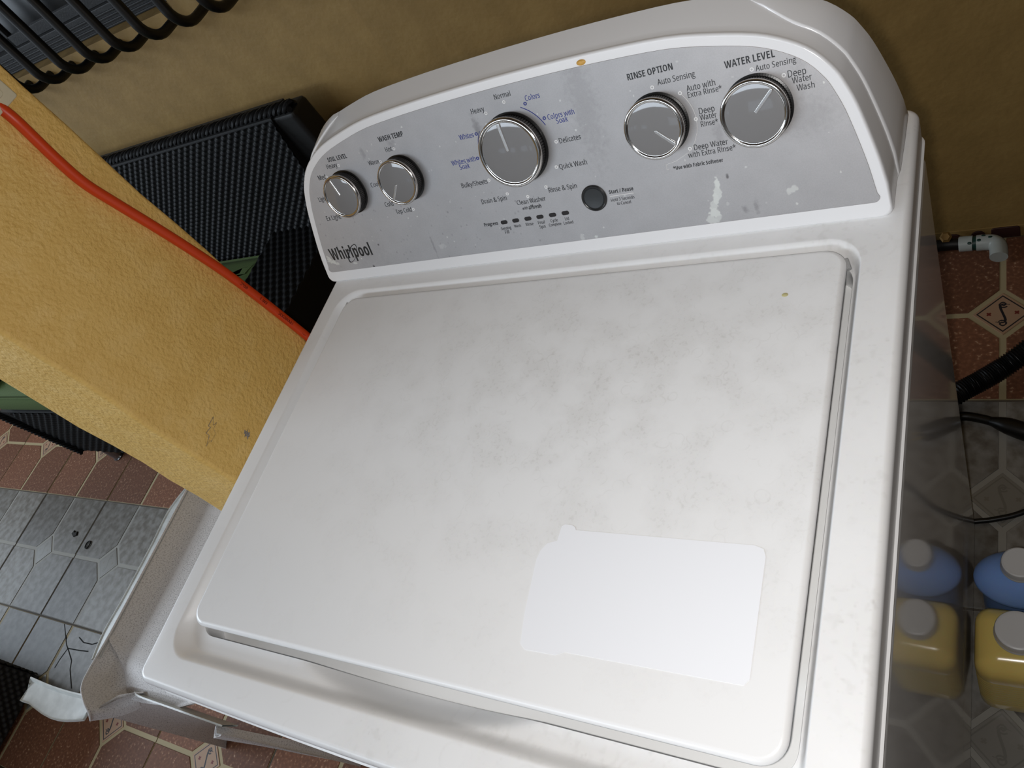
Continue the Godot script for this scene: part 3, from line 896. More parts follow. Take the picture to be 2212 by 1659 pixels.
# ---------------------------------------------------------------- pillar, socket box, cord
func build_pillar() -> void:
	var stucco := tri_map(mat(Color.WHITE, 0.55), 3.0)
	var soft := noise(FastNoiseLite.TYPE_SIMPLEX_SMOOTH, 0.012, 4, 31)
	stucco.albedo_texture = tex(ramp(soft, [[0.0, Color(0.885, 0.72, 0.40)], [0.5, Color(0.905, 0.745, 0.425)], [1.0, Color(0.925, 0.775, 0.475)]]))
	var bump := noise(FastNoiseLite.TYPE_SIMPLEX_SMOOTH, 0.035, 5, 33, 1024)
	relief(stucco, bump, 0.17)
	var b := MB.new()
	# slightly wavy plastered edges
	var rings := []
	for k in 56:
		var y := -0.003 + 3.203 * k / 55.0
		var p := MB.rrect(-0.383, -0.2, -0.235, 0.024, 0.007, 3)
		for i in p.size():
			p[i] += Vector2(0.0016 * sin(y * 23.0 + i * 0.4) + 0.001 * sin(y * 57.0), 0.0016 * sin(y * 19.0 + 1.0 + i * 0.3) + 0.001 * cos(y * 71.0))
		rings.append(MB.lift(p, y))
	b.loft(rings, true, true, true)
	var o := obj("pillar", b, stucco, self, 50)
	metas(o, "square yellow stucco pillar beside the washing machine, orange cord hanging on it", "pillar", "", "structure")
	# chipped places showing grey plaster
	for q in [[0.845, 0.192, 0.022, 0.007, 20.0], [0.79, 0.165, 0.008, 0.005, 60.0]]:
		b = MB.new()
		var p := PackedVector2Array()
		for k in 14:
			var a := TAU * k / 14
			p.append(Vector2(q[2] * cos(a) * (0.8 + 0.35 * sin(k * 2.3)), q[3] * sin(a) * (0.8 + 0.4 * cos(k * 3.1))).rotated(deg_to_rad(q[4])))
		b.prism(p, Vector3(-0.1992, q[0], q[1]), Vector3.FORWARD, Vector3.UP, Vector3.RIGHT, 0.0012, 0.0004)
		obj("chip", b, relief(tri_map(mat(Color(0.66, 0.62, 0.58), 0.9), 12.0), bump, 0.3), o)
	var box := thing("socket_box", "cream surface-mounted socket box high on the yellow pillar, above the orange cord", "socket box", Vector3(-0.2, 1.277, 0.045))
	var cream := mat(Color(0.84, 0.80, 0.69), 0.45)
	b = MB.new()
	b.prism(MB.rrect(-0.095, 0.003, 1.277, 1.40, 0.003, 3), Vector3(-0.201, 0, 0), Vector3.FORWARD, Vector3.UP, Vector3.RIGHT, 0.012, 0.002)
	obj("housing", b, cream, box)
	b = MB.new()
	b.prism(MB.rrect(-0.085, -0.008, 1.288, 1.39, 0.004, 3), Vector3(-0.1895, 0, 0), Vector3.FORWARD, Vector3.UP, Vector3.RIGHT, 0.003, 0.0015)
	obj("cover_plate", b, cream, box)
	# orange cord
	var pts := pv([[-0.196, 1.286, 0.021], [-0.1915, 1.265, 0.0225], [-0.1915, 1.243, 0.024], [-0.1915, 1.204, 0.027], [-0.1915, 1.167, 0.027], [-0.1915, 1.124, 0.0195], [-0.1915, 1.070, 0.009], [-0.1915, 1.019, 0.0], [-0.1915, 0.956, -0.0095], [-0.1915, 0.902, -0.0145], [-0.1915, 0.843, -0.0185], [-0.190, 0.786, -0.021], [-0.186, 0.70, -0.022], [-0.16, 0.5, -0.03], [-0.13, 0.25, -0.08], [-0.10, 0.05, -0.16], [-0.08, 0.009, -0.25], [-0.03, 0.0085, -0.42], [0.06, 0.0085, -0.55]])
	b = MB.new()
	b.tube(curve(pts, 6), 0.0068, 14)
	var orange := mat(Color(0.82, 0.25, 0.06), 0.42)
	var cord := obj("extension_cord", b, orange, self, 60)
	metas(cord, "orange round extension cord running down the yellow pillar from the socket box", "cord")
	# print along the cord
	for t in [["60°C", 0.920], ["VW-1", 0.880], ["16AWGX3C", 0.832], ["SJT", 0.79]]:
		var tm := TextMesh.new()
		tm.text = t[0]; tm.font = font; tm.font_size = 32; tm.pixel_size = 0.01; tm.depth = 0.02; tm.curve_step = 4.0
		var k := 0.00026 / 0.01 * 0.8
		var n := node("lettering", tm, mat(Color(0.15, 0.03, 0.02), 0.6), cord)
		var f: float = clampf((t[1] - 0.786) / 0.17, 0, 1)
		n.transform = Transform3D(Basis(Vector3(0, 1, 0.06).normalized() * k, Vector3(0, 0.06, -1).normalized() * k, Vector3(-1, 0, 0) * -0.01), Vector3(-0.18445, t[1] - 0.0, lerpf(-0.021, -0.0095, f) + 0.0015))

# ---------------------------------------------------------------- window with its grille
func build_window() -> void:
	var alu := relief(tri_map(mat(Color(0.12, 0.123, 0.127), 0.6), 4.0), noise(FastNoiseLite.TYPE_SIMPLEX, 0.05, 3, 61), 0.03)
	var black := mat(Color(0.012, 0.012, 0.013), 0.45)
	var win := thing("window_1", "dark sliding window with grey aluminium frame behind black bars in the back wall", "window", Vector3(-1.58, 1.035, -0.88), "", "structure")
	var b := MB.new()
	b.box(Vector3(-2.3, 1.034, -0.93), Vector3(-0.865, 1.088, -0.858), 0.003)
	for k in 4: b.box(Vector3(-2.3, 1.037 + 0.011 * k, -0.858), Vector3(-0.865, 1.042 + 0.011 * k, -0.8535 + 0.001 * (k % 2)), 0.0015)
	b.box(Vector3(-2.3, 1.90, -0.93), Vector3(-0.865, 1.95, -0.858), 0.003)
	b.box(Vector3(-2.3, 1.088, -0.93), Vector3(-2.25, 1.90, -0.858), 0.003)
	b.box(Vector3(-0.915, 1.088, -0.93), Vector3(-0.865, 1.90, -0.858), 0.003)
	obj("frame", b, alu, win)
	for q in [[-2.25, -1.55, -0.905], [-1.62, -0.915, -0.885]]:
		b = MB.new()
		b.box(Vector3(q[0], 1.088, q[2] - 0.012), Vector3(q[0] + 0.05, 1.90, q[2] + 0.012), 0.002)
		b.box(Vector3(q[1] - 0.05, 1.088, q[2] - 0.012), Vector3(q[1], 1.90, q[2] + 0.012), 0.002)
		b.box(Vector3(q[0], 1.088, q[2] - 0.012), Vector3(q[1], 1.118, q[2] + 0.012), 0.002)
		b.box(Vector3(q[0], 1.87, q[2] - 0.012), Vector3(q[1], 1.90, q[2] + 0.012), 0.002)
		var s := obj("sash", b, alu, win)
		b = MB.new()
		b.box(Vector3(q[0] + 0.05, 1.118, q[2] - 0.003), Vector3(q[1] - 0.05, 1.87, q[2] + 0.003))
		obj("pane", b, mat(Color(0.012, 0.012, 0.012), 0.15), s)
	b = MB.new()
	b.box(Vector3(-2.3, 1.034, -0.955), Vector3(-0.865, 1.95, -0.93))
	obj("blackout_board", b, black, win)
	var gr := thing("window_grille", "black iron window grille whose bars curve back into the yellow wall at the bottom", "window grille", Vector3(-1.2, 1.0, -0.76))
	for k in 14:
		var x := -0.655 - 0.1135 * k
		if x < -2.25: break
		var p := [[x, 1.99, -0.80], [x, 1.972, -0.745], [x, 1.93, -0.716]]
		for j in 7: p.append([x, 1.86 - 0.125 * j, -0.714])
		for j in 8:
			var a := PI / 2 * j / 7.0
			p.append([x, 1.066 - 0.055 * sin(a), -0.714 - 0.052 * (1 - cos(a))])
		p.append([x, 1.0105, -0.79]); p.append([x, 1.0115, -0.83])
		b = MB.new()
		b.tube(pv(p), 0.0118, 12)
		obj("bar", b, black, gr, 50)
	for y in [1.55, 1.90]:
		b = MB.new()
		b.tube(pv([[-2.25, y, -0.712], [-0.62, y, -0.712]]), 0.009, 8)
		obj("rail", b, black, gr, 50)

# ---------------------------------------------------------------- woven furniture
func weave(called: String, o: Vector3, eu: Vector3, ev: Vector3, out: Vector3, cu: float, cv: float, m: Material, parent: Node) -> void:
	# over-and-under basketwork: flat strands along u crossing ribs along v
	var nu := int(eu.length() / cu) * 6 + 1
	var nv := int(ev.length() / cv) * 4 + 1
	var f := func(u: float, v: float) -> Vector3:
		var a := u * eu.length() / cu
		var c := v * ev.length() / cv
		var row := floori(c)
		var over := 1.0 if (floori(a) + row) % 2 == 0 else -1.0
		var strand := pow(absf(sin(PI * c)), 0.5)
		return o + eu * u + ev * v + out * (0.0028 * over * sin(PI * (a - floorf(a))) * strand + 0.0016 * strand)
	var at: Vector3 = origin_of.get(parent, Vector3.ZERO)
	var n := node(called, sheet(nu, nv, f, at, out), m, parent)
	n.set_meta("kind", "stuff")

func build_loveseat() -> void:
	var resin := mat(Color(0.055, 0.056, 0.06), 0.55)
	resin.metallic_specular = 0.25
	var core := mat(Color(0.012, 0.012, 0.012), 0.6)
	var sofa := thing("wicker_loveseat", "dark woven resin loveseat with a green seat cushion, behind the yellow pillar", "loveseat", Vector3(-1.38, 0, -0.4))
	# back
	var b := MB.new()
	b.box(Vector3(-2.13, 0.14, -0.735), Vector3(-0.615, 0.785, -0.665), 0.012)
	obj("back", b, core, sofa)
	weave("back_weave", Vector3(-2.12, 0.36, -0.585), Vector3(1.44, 0, 0), Vector3(0, 0.425, -0.073), Vector3(0, 0.17, 0.98), 0.0125, 0.0115, resin, sofa)
	b = MB.new()
	b.prism(p2([[-0.735, 0.36], [-0.590, 0.36], [-0.665, 0.787], [-0.735, 0.787]]), Vector3(-2.125, 0, 0), Vector3.BACK, Vector3.UP, Vector3.RIGHT, 1.44)
	obj("back_core", b, core, sofa)
	# braided top rail
	b = MB.new()
	for k in 3:
		var path := PackedVector3Array()
		for i in 241:
			var u := i / 240.0
			path.append(Vector3(lerpf(-2.12, -0.625, u), 0.789 + 0.008 * sin(TAU * (u * 30 + k / 3.0)), -0.69 + 0.014 * cos(TAU * (u * 30 + k / 3.0))))
		b.tube(path, 0.007, 6)
	obj("braided_rail", b, resin, sofa, 60)
	# arms
	for q in [[-0.93, -0.70], [-2.13, -1.98]]:
		b = MB.new()
		b.box(Vector3(q[0] + 0.01, 0.12, -0.66), Vector3(q[1] - 0.01, 0.50, -0.13), 0.01)
		var arm := obj("arm", b, core, sofa)
		weave("arm_weave", Vector3(q[0] + 0.004 if q[0] < -1.5 else q[0] + 0.006, 0.13, -0.65), Vector3(0, 0, 0.52), Vector3(0, 0.365, 0), Vector3(-1, 0, 0), 0.020, 0.0125, resin, arm)
		weave("top_weave", Vector3(q[0], 0.502, -0.65), Vector3(0, 0, 0.52), Vector3(q[1] - q[0], 0, 0), Vector3(0, 1, 0), 0.020, 0.0125, resin, arm)
	# seat base with flared left end
	b = MB.new()
	b.prism(p2([[-2.035, 0.10], [-0.70, 0.10], [-0.70, 0.355], [-2.17, 0.355]]), Vector3(0, 0, -0.64), Vector3.RIGHT, Vector3.UP, Vector3.BACK, 0.52)
	var base := obj("seat_base", b, core, sofa)
	weave("front_weave", Vector3(-2.10, 0.10, -0.118), Vector3(1.40, 0, 0), Vector3(-0.0, 0.255, 0), Vector3(0, 0, 1), 0.020, 0.0125, resin, base)
	b = MB.new()
	for k in 3:
		var path := PackedVector3Array()
		for i in 121:
			var u := i / 120.0
			path.append(Vector3(lerpf(-2.17, -2.035, u) if false else lerpf(-2.17, -2.03, u), lerpf(0.355, 0.10, u) + 0.004 * sin(TAU * (u * 8 + k / 3.0)), -0.112 + 0.008 * cos(TAU * (u * 8 + k / 3.0))))
		b.tube(path, 0.006, 6)
	obj("braided_edge", b, resin, base, 60)
	var steel := mat(Color(0.55, 0.55, 0.56), 0.25, 0.9)
	for q in [[-1.98, -0.15], [-0.78, -0.15], [-1.98, -0.60], [-0.78, -0.60]]:
		b = MB.new()
		b.lathe(p2([[0.019, 0.0], [0.021, 0.004], [0.016, 0.012], [0.018, 0.11]]), 14, Vector3(q[0], 0, q[1]))
		obj("leg", b, steel, sofa)
	# green cushion
	var green := tri_map(mat(Color.WHITE, 0.85), 5.0)
	green.albedo_texture = tex(ramp(noise(FastNoiseLite.TYPE_SIMPLEX, 0.09, 4, 71), [[0.0, Color(0.20, 0.27, 0.10)], [0.5, Color(0.25, 0.33, 0.13)], [1.0, Color(0.30, 0.38, 0.17)]]))
	var f := func(u: float, v: float) -> Vector3:
		var p := Vector2(u * 2 - 1, v * 2 - 1)
		var e := maxf(absf(p.x), absf(p.y))
		var dome := pow(1.0 - pow(e, 6.0), 0.5)
		return Vector3(-1.53 + 0.60 * p.x, 0.372 + 0.088 * dome + 0.014 * (1 - p.length_squared() * 0.5), -0.355 + 0.245 * p.y)
	var at: Vector3 = Vector3(-1.53, 0.355, -0.355)
	var cu := thing("seat_cushion", "green fabric seat cushion on the dark wicker loveseat", "cushion", at)
	var rings := []
	for q in [[0.0, 0.03], [0.006, 0.008], [0.02, 0.0], [0.06, -0.006], [0.09, 0.0], [0.105, 0.012], [0.113, 0.035], [0.118, 0.08]]:
		rings.append(MB.lift(MB.inset(MB.rrect(-2.145, -0.945, 0.118, 0.575, 0.05, 5), q[1]), 0.357 + q[0]))
	b = MB.new()
	b.loft(rings, true, true, true)
	obj("cover", b, green, cu, 50)
	b = MB.new()
	var pipe := PackedVector3Array()
	for p in MB.rrect(-2.148, -0.942, 0.115, 0.578, 0.05, 5): pipe.append(Vector3(p.x, 0.452, -p.y))
	pipe.append(pipe[0])
	b.tube(pipe, 0.004, 6)
	obj("piping", b, green, cu, 60)

# ---------------------------------------------------------------- white plastic chair
func build_chair() -> void:
	var speck := mat(Color.WHITE, 0.5)
	var sp := noise(FastNoiseLite.TYPE_SIMPLEX, 0.16, 2, 81, 512)
	speck.albedo_texture = tex(ramp(sp, [[0.0, Color(0.30, 0.285, 0.285)], [0.16, Color(0.50, 0.48, 0.48)], [0.25, Color(0.78, 0.765, 0.76)], [1.0, Color(0.82, 0.805, 0.80)]]))
	tri_map(speck, 3.2)
	var smooth := tri_map(mat(Color.WHITE, 0.32), 3.0)
	smooth.albedo_texture = tex(ramp(noise(FastNoiseLite.TYPE_SIMPLEX_SMOOTH, 0.02, 3, 82), [[0.0, Color(0.70, 0.71, 0.70)], [1.0, Color(0.82, 0.83, 0.82)]]))
	var ch := thing("plastic_chair", "white speckled moulded plastic chair tucked against the left side of the washing machine", "chair", Vector3(-0.6, 0, 0.3))
	# seat: a shallow dish with a raised left rim and a rounded front corner, of real thickness
	var shape := func(u: float, v: float, dy: float) -> Vector3:
		var nose := clampf((v - 0.76) / 0.24, 0, 1)
		var x := lerpf(-0.800, lerpf(-0.395, -0.690, 1.0 - sqrt(1.0 - nose * nose)), u)
		var z := lerpf(-0.02, 0.553, v)
		var cz := 0.0
		if v > 0.8:                 # front corners drawn in
			var e := (v - 0.8) / 0.2
			cz = -0.055 * pow(clampf(1 - u * 6.0, 0, 1), 1.6) * e
			x += 0.055 * pow(e, 3.0) * clampf(1 - u * 2, 0, 1)
		var rim := 0.030 * pow(clampf(1 - u / 0.10, 0, 1), 1.7) * clampf((1.05 - v) * 6.0, 0.0, 1.0)
		var rim2 := 0.03 * (1.0 - nose) * pow(clampf(1 - (1 - u) / 0.10, 0, 1), 1.7)
		var lip := -0.035 * pow(clampf((v - 0.88) / 0.12, 0, 1), 2.0)
		var dish := -0.012 * sin(PI * u) * sin(PI * v)
		return Vector3(x, 0.420 + rim + rim2 + lip + dish + dy, z + cz)
	var b := MB.new()
	var nu := 41
	var nv := 41
	var g := []
	for dy in [0.0, -0.004]:
		for j in nv:
			for i in nu: g.append(shape.call(float(i) / (nu - 1), float(j) / (nv - 1), dy))
	var off := nu * nv
	for j in nv - 1:
		for i in nu - 1:
			var a := j * nu + i
			b.quad(g[a], g[a + nu], g[a + nu + 1], g[a + 1])
			b.quad(g[off + a], g[off + a + 1], g[off + a + nu + 1], g[off + a + nu])
	for i in nu - 1:
		var c := (nv - 1) * nu + i
		b.quad(g[i], g[i + 1], g[off + i + 1], g[off + i])
		b.quad(g[c + 1], g[c], g[off + c], g[off + c + 1])
	for j in nv - 1:
		var a := j * nu
		var c := j * nu + nu - 1
		b.quad(g[a + nu], g[a], g[off + a], g[off + a + nu])
		b.quad(g[c], g[c + nu], g[off + c + nu], g[off + c])
	obj("seat", b, speck, ch, 40)
	# flared apron beside the left rim
	var rim_line := curve(pv([[-0.800, 0.4505, -0.02], [-0.797, 0.4505, 0.10], [-0.797, 0.4505, 0.25], [-0.797, 0.4505, 0.38], [-0.797, 0.4505, 0.46], [-0.796, 0.451, 0.50]]), 4)
	var low_line := curve(pv([[-0.86, 0.405, 0.08], [-0.895, 0.402, 0.16], [-0.893, 0.401, 0.25], [-0.893, 0.401, 0.37], [-0.897, 0.401, 0.45], [-0.885, 0.402, 0.508]]), 4)
	var strip := []
	for k in 7:
		var t := k / 6.0
		var r := PackedVector3Array()
		for i in rim_line.size(): r.append(rim_line[i].lerp(low_line[i], t) + Vector3(0.012 * sin(PI * t), -0.012 * sin(PI * t), 0))
		strip.append(r)
	b = MB.new()
	b.loft(strip, false)
	var under := []
	for r in strip:
		var q := PackedVector3Array()
		for p in r: q.append(p + Vector3(0.0025, -0.0025, 0))
		under.append(q)
	under.reverse()
	b.loft(under, false)
	obj("apron", b, smooth, ch, 50, null, false)
	b = MB.new()
	b.tube(low_line, 0.003, 8)
	obj("bead", b, smooth, ch, 60)
	b = MB.new()
	b.tube(curve(pv([[-0.799, 0.4505, -0.01], [-0.797, 0.4505, 0.10], [-0.797, 0.4505, 0.25], [-0.797, 0.4505, 0.38], [-0.798, 0.4505, 0.46], [-0.799, 0.453, 0.528], [-0.789, 0.456, 0.56], [-0.769, 0.450, 0.582], [-0.757, 0.436, 0.598], [-0.764, 0.420, 0.610]]), 5), 0.0026, 8)
	obj("bead", b, speck, ch, 60)
	# front left corner: the seat's skin carried round and down into the leg
	b = MB.new()
	var e0 := curve(pv([[-0.798, 0.4505, 0.44], [-0.799, 0.452, 0.50], [-0.797, 0.454, 0.535], [-0.787, 0.455, 0.562], [-0.769, 0.449, 0.582], [-0.757, 0.435, 0.598], [-0.764, 0.420, 0.610]]), 4)
	var e1 := curve(pv([[-0.768, 0.419, 0.43], [-0.765, 0.416, 0.48], [-0.758, 0.410, 0.505], [-0.748, 0.402, 0.525], [-0.735, 0.390, 0.542], [-0.715, 0.378, 0.55], [-0.72, 0.360, 0.56]]), 4)
	var skin := []
	for k in 7:
		var t := k / 6.0
		var r := PackedVector3Array()
		for i in e0.size(): r.append(e0[i].lerp(e1[i], t) + Vector3(-0.004, -0.012, 0.002) * sin(PI * t))
		skin.append(r)
	b.loft(skin, false)
	var skin2 := []
	for r in skin:
		var q := PackedVector3Array()
		for p in r: q.append(p + Vector3(-0.0015, -0.0035, 0.001))
		skin2.append(q)
	skin2.reverse()
	b.loft(skin2, false)
	obj("corner_web", b, speck, ch, 60, null, false)
	# a flat ear with raised edges reaching out from the front corner
	b = MB.new()
	var ear := []
	for k in 9:
		var t := k / 8.0
		var x := lerpf(-0.772, -0.958, t)
		var y := lerpf(0.430, 0.458, pow(t, 1.3))
		var z0 := lerpf(0.578, 0.583, t) + 0.004 * sin(PI * t)
		var z1 := lerpf(0.613, 0.622, t) + 0.014 * sin(PI * minf(t * 1.15, 1.0))
		ear.append(pv([[x, y + 0.011 - 0.004 * t, z0 - 0.008], [x, y + 0.011 - 0.004 * t, z0 - 0.005], [x, y, z0], [x, y - 0.0005, (z0 + z1) / 2], [x, y + 0.0005, z1 - 0.003], [x, y + 0.0025, z1], [x, y - 0.004, z1 + 0.0015], [x, y - 0.006, (z0 + z1) / 2], [x, y - 0.008, z0 - 0.007]]))
	b.loft(ear, true, true, true)
	obj("arm_stub", b, smooth, ch, 40)
	# front apron and legs (L-shaped, tapering to the floor)
	b = MB.new()
	var a0 := curve(pv([[-0.70, 0.405, 0.540], [-0.67, 0.412, 0.545], [-0.57, 0.417, 0.545], [-0.49, 0.417, 0.545], [-0.43, 0.40, 0.545]]), 4)
	var a1 := PackedVector3Array(); var a2 := PackedVector3Array(); var a3 := PackedVector3Array()
	for p in a0:
		a1.append(p + Vector3(0.0, -0.034, -0.008)); a2.append(p + Vector3(0, 0, -0.003)); a3.append(p + Vector3(0, -0.034, -0.011))
	b.loft([a0, a1, a3, a2, a0], false)
	obj("front_apron", b, smooth, ch, 50, null, false)
	for q in [[[-0.764, 0.425, 0.596], [-0.672, 0.405, 0.536], [-0.853, 0.0, 0.553], [-0.838, 0.0, 0.592], true], [[-0.40, 0.42, 0.555], [-0.445, 0.40, 0.545], [-0.415, 0.0, 0.51], [-0.428, 0.0, 0.535], false], [[-0.80, 0.42, 0.03], [-0.74, 0.41, -0.02], [-0.85, 0.0, 0.0], [-0.81, 0.0, -0.04], true], [[-0.40, 0.42, 0.03], [-0.46, 0.41, -0.02], [-0.36, 0.0, 0.0], [-0.40, 0.0, -0.04], true]]:
		var t0 := Vector3(q[0][0], q[0][1], q[0][2]); var t1 := Vector3(q[1][0], q[1][1], q[1][2])
		var f1 := Vector3(q[2][0], q[2][1], q[2][2]); var f0 := Vector3(q[3][0], q[3][1], q[3][2])
		b = MB.new()
		var lv := []
		for k in 9:
			var t := k / 8.0
			var p := t0.lerp(f0, t); var r := t1.lerp(f1, t)
			var dn := (r - p).cross(Vector3.UP).normalized()
			var bow := dn * (-0.012) * (1 - t * 0.6)
			var m := (p + r) * 0.5
			lv.append(PackedVector3Array([p, p.lerp(m, 0.5) + bow * 0.8, m + bow, r.lerp(m, 0.5) + bow * 0.8, r, r - dn * 0.004, m + bow - dn * 0.004, p - dn * 0.004]))
		b.loft(lv, true, true, true)
		obj("leg", b, speck, ch, 50)
	# backrest, behind the pillar from here
	b = MB.new()
	var br := []
	for k in 9:
		var t := k / 8.0
		var y := lerpf(0.42, 0.80, t)
		var r := PackedVector3Array()
		for i in 13:
			var u := i / 12.0
			r.append(Vector3(lerpf(-0.70 - 0.01 * t, -0.42, u), y, -0.02 - 0.05 * t - 0.03 * sin(PI * u)))
		br.append(r)
	b.loft(br, false)
	var bb := []
	for r in br:
		var q := PackedVector3Array()
		for p in r: q.append(p + Vector3(0, 0, -0.005))
		bb.append(q)
	bb.reverse()
	b.loft(bb, false)
	obj("backrest", b, speck, ch, 50, null, false)

func build_ottoman() -> void:
	var resin := mat(Color(0.075, 0.08, 0.085), 0.6)
	var o := thing("wicker_ottoman", "dark woven square ottoman beyond the plastic chair, cut by the photo's lower left corner", "ottoman", Vector3(-2.0, 0, 0.9))
	var b := MB.new()
	b.box(Vector3(-2.30, 0.012, 0.588), Vector3(-1.698, 0.41, 1.20), 0.012)
	obj("body", b, mat(Color(0.05, 0.052, 0.055), 0.7), o)
	weave("side_weave", Vector3(-1.6965, 0.015, 0.59), Vector3(0, 0, 0.60), Vector3(0, 0.39, 0), Vector3(1, 0, 0), 0.0125, 0.0115, resin, o)
	weave("side_weave", Vector3(-2.295, 0.015, 0.5865), Vector3(0.59, 0, 0), Vector3(0, 0.39, 0), Vector3(0, 0, -1), 0.0125, 0.0115, resin, o)
	weave("top_weave", Vector3(-2.295, 0.4115, 0.59), Vector3(0, 0, 0.60), Vector3(0.59, 0, 0), Vector3(0, 1, 0), 0.0125, 0.0115, resin, o)
	for q in [[-2.26, 0.63], [-1.73, 0.63], [-2.26, 1.16], [-1.73, 1.16]]:
		b = MB.new()
		b.lathe(p2([[0.016, 0.0], [0.016, 0.02]]), 10, Vector3(q[0], 0, q[1]))
		obj("foot", b, mat(Color(0.02, 0.02, 0.02), 0.6), o)

# ---------------------------------------------------------------- beside the washer on the right
func build_right_side() -> void:
	var capm := mat(Color(0.80, 0.80, 0.80), 0.35)
	# yellow bottle: square with rounded shoulders and rings on its lower half
	var j := thing("plastic_bottle", "square bottle of yellow liquid with a white cap, standing beside the washing machine's side", "bottle", Vector3(0.757, 0, 0.127))
	var amber := mat(Color(0.88, 0.78, 0.45), 0.18)
	amber.subsurf_scatter_enabled = true
	amber.subsurf_scatter_strength = 0.25
	var rings := []
	for q in [[0.0, 0.010], [0.003, 0.003], [0.012, 0.0], [0.03, 0.0]]: rings.append(bottle_ring(0.757, 0.127, 0.053, 0.05, 0.022, q[1], q[0]))
	for k in 10:
		var y := 0.04 + 0.011 * k
		rings.append(bottle_ring(0.757, 0.127, 0.053, 0.05, 0.022, 0.0, y))
		rings.append(bottle_ring(0.757, 0.127, 0.053, 0.05, 0.022, 0.0012, y + 0.004))
		rings.append(bottle_ring(0.757, 0.127, 0.053, 0.05, 0.022, 0.0012, y + 0.0055))
		rings.append(bottle_ring(0.757, 0.127, 0.053, 0.05, 0.022, 0.0, y + 0.0075))
	for q in [[0.165, 0.0], [0.178, 0.002], [0.187, 0.008], [0.193, 0.017], [0.197, 0.027]]: rings.append(bottle_ring(0.757, 0.127, 0.053, 0.05, 0.022 + q[1] * 0.3, q[1], q[0]))
	var b := MB.new()
	for k in 25:
		var a := 0
	b.loft(rings, true, true, true)
	b.lathe(p2([[0.024, 0.190], [0.022, 0.204], [0.0215, 0.212]]), 28, Vector3(0.757, 0, 0.122))
	obj("body", b, amber, j, 45)
	cap(j, Vector3(0.757, 0.209, 0.122), 0.0275, capm)
	# blue bottle: round, with a sloping shoulder over a narrower foot
	var k2 := thing("plastic_bottle", "round bottle of blue liquid with a white cap, behind the yellow bottle", "bottle", Vector3(0.76, 0, 0.030))
	var bl := mat(Color(0.52, 0.66, 0.90), 0.18)
	bl.subsurf_scatter_enabled = true
	bl.subsurf_scatter_strength = 0.25
	b = MB.new()
	b.lathe(p2([[0.040, 0.0], [0.047, 0.003], [0.049, 0.01], [0.050, 0.15], [0.053, 0.160], [0.0575, 0.166], [0.0590, 0.172], [0.0580, 0.178], [0.053, 0.188], [0.045, 0.198], [0.034, 0.207], [0.025, 0.212], [0.022, 0.216], [0.0215, 0.226]]), 48, Vector3(0.760, 0, 0.030), Vector3.UP, 1.0, 0.72)
	obj("body", b, bl, k2, 45)
	cap(k2, Vector3(0.760, 0.222, 0.030), 0.0225, capm)
	# white pipe elbow at the foot of the wall
	var pv_ := thing("pipe_elbow", "white plastic pipe elbow with green glue stains at the foot of the back wall", "pipe", Vector3(0.69, 0.02, -0.75))
	var pvc := mat(Color(0.66, 0.68, 0.66), 0.4)
	var glue := mat(Color(0.05, 0.20, 0.17), 0.4)
	var py := 0.028
	b = MB.new()
	b.tube(pv([[0.655, py, -0.752], [0.657, py, -0.752], [0.680, py, -0.751]]), PackedFloat32Array([0.0150, 0.0162, 0.0162]), 20)
	obj("coupling", b, pvc, pv_)
	b = MB.new()
	b.tube(pv([[0.679, py, -0.751], [0.688, py, -0.7505]]), 0.0150, 20)
	obj("glued_joint", b, glue, pv_)
	b = MB.new()
	b.tube(curve(pv([[0.687, py, -0.7505], [0.705, py, -0.750], [0.717, py, -0.747], [0.7245, py, -0.738], [0.7265, py, -0.722], [0.7265, py - 0.001, -0.708]]), 5), 0.0165, 20)
	obj("elbow", b, pvc, pv_, 60)
	b = MB.new()
	for q in [[0.675, 0.0185, 0.3], [0.692, 0.6, 0.0], [0.700, 2.0, 0.2], [0.712, 1.2, 0.1]]:
		var a: float = 0.9 + q[1] * 0.5
		b.lathe(p2([[0.0, 0.0012], [0.003, 0.0009], [0.0042, 0.0]]), 9, Vector3(q[0], py + 0.0163 * sin(a), -0.7505 + 0.0163 * cos(a)), Vector3(0, sin(a), cos(a)), 1.0, 0.7)
	obj("glue_stain", b, glue, pv_, 40, null, false)
	b = MB.new()
	b.tube(pv([[0.10, py, -0.755], [0.645, py, -0.753], [0.656, py, -0.752]]), 0.0125, 16)
	obj("black_pipe", b, mat(Color(0.02, 0.02, 0.022), 0.5), pv_)
	b = MB.new()
	b.lathe(p2([[0.0, 0.0], [0.012, 0.0], [0.012, 0.012], [0.008, 0.014], [0.008, 0.02], [0.0, 0.02]]), 6, Vector3(0.632, py + 0.010, -0.765), Vector3(0, 0.8, 0.6))
	obj("brass_nut", b, mat(Color(0.50, 0.38, 0.18), 0.5, 0.4), pv_, 20)
	# corrugated drain hose
	b = MB.new()
	var hp := curve(pv([[0.45, 0.05, -0.20], [0.56, 0.034, -0.275], [0.655, 0.037, -0.368], [0.700, 0.038, -0.402], [0.745, 0.042, -0.437], [0.80, 0.07, -0.475], [0.87, 0.13, -0.51], [0.93, 0.24, -0.53]]), 60)
	var rad := PackedFloat32Array()
	for i in hp.size(): rad.append(0.0185 + 0.0016 * sin(i * 1.3))
	b.tube(hp, rad, 14)
	metas(obj("drain_hose", b, mat(Color(0.018, 0.019, 0.02), 0.45), self, 50), "thick black corrugated drain hose coming from behind the washing machine onto the floor", "hose")
	# plug with its flat cable
	var pl := thing("power_cable", "black power cable ending in a plug on the grey floor tile, below the hose", "cable", Vector3(0.7, 0, -0.33))
	var rubber := mat(Color(0.02, 0.02, 0.021), 0.4)
	b = MB.new()
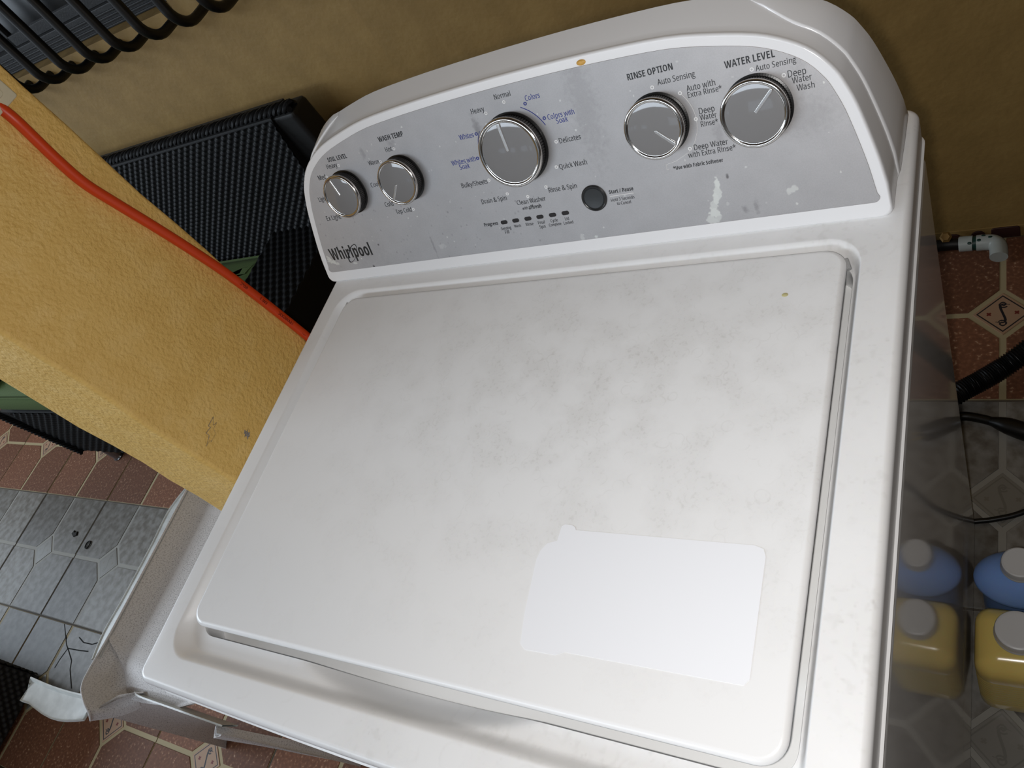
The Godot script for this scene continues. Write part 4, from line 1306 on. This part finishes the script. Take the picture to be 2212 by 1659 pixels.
	b.tube(curve(pv([[0.56, 0.009, -0.318], [0.62, 0.009, -0.333], [0.668, 0.0095, -0.342], [0.70, 0.011, -0.336], [0.722, 0.013, -0.327]]), 6), 0.0085, 12)
	obj("flex", b, rubber, pl, 60)
	b = MB.new()
	var pp := pv([[0.716, 0.013, -0.330], [0.724, 0.015, -0.326], [0.733, 0.016, -0.322], [0.742, 0.0165, -0.318], [0.762, 0.0165, -0.309], [0.785, 0.0165, -0.299], [0.789, 0.0165, -0.297]])
	b.tube(pp, PackedFloat32Array([0.0085, 0.011, 0.0135, 0.0155, 0.0165, 0.0165, 0.013]), 14)
	obj("plug", b, rubber, pl, 50)
	for s in [-1, 1]:
		b = MB.new()
		b.tube(pv([[0.787, 0.0165, -0.298 + 0.006 * s], [0.805, 0.0165, -0.290 + 0.006 * s]]), 0.002, 8)
		obj("prong", b, mat(Color(0.7, 0.62, 0.4), 0.3, 0.9), pl)
	b = MB.new()
	b.tube(curve(pv([[0.55, 0.005, -0.08], [0.62, 0.005, -0.112], [0.688, 0.005, -0.131], [0.722, 0.005, -0.139], [0.765, 0.005, -0.157], [0.82, 0.005, -0.20], [0.90, 0.005, -0.22]]), 8), 0.0048, 10)
	metas(obj("thin_cable", b, rubber, self, 60), "thin black cable lying on the grey floor behind the blue bottle", "cable")
	# crumbs on the grey tiles to the left
	var bit := mat(Color(0.10, 0.085, 0.06), 0.8)
	b = MB.new()
	b.prism(p2([[0.0, 0.0], [0.018, 0.008], [0.034, 0.002], [0.026, -0.012], [0.014, -0.006], [0.004, -0.014]]), Vector3(-1.985, 0.0002, 0.155), Vector3.RIGHT, Vector3.BACK, Vector3.UP, 0.005, 0.0015)
	metas(obj("leaf_fragment", b, bit), "dark dry leaf fragment on the pale grey floor tile", "leaf")
	b = MB.new()
	var ring := PackedVector3Array()
	for k in 15: ring.append(Vector3(-1.857 + 0.010 * cos(TAU * k / 14), 0.003, 0.181 + 0.013 * sin(TAU * k / 14)))
	b.tube(ring, 0.0022, 6)
	metas(obj("rubber_ring", b, bit), "tiny dark ring lying on the grey floor tile", "ring")

func bottle_ring(cx: float, cz: float, hx: float, hz: float, r: float, ins: float, y: float) -> PackedVector3Array:
	return MB.lift(MB.inset(MB.rrect(cx - hx, cx + hx, -cz - hz, -cz + hz, r, 6), ins), y)

func cap(parent: Node, at: Vector3, r: float, m: Material) -> void:
	var b := MB.new()
	b.lathe(p2([[r * 1.03, 0.0], [r * 1.05, 0.002], [r * 1.02, 0.004], [r, 0.0055], [r, 0.015], [r * 0.96, 0.0178], [r * 0.88, 0.0188], [r * 0.80, 0.0184], [0.0, 0.0182]]), 40, at)
	obj("cap", b, m, parent, 40)
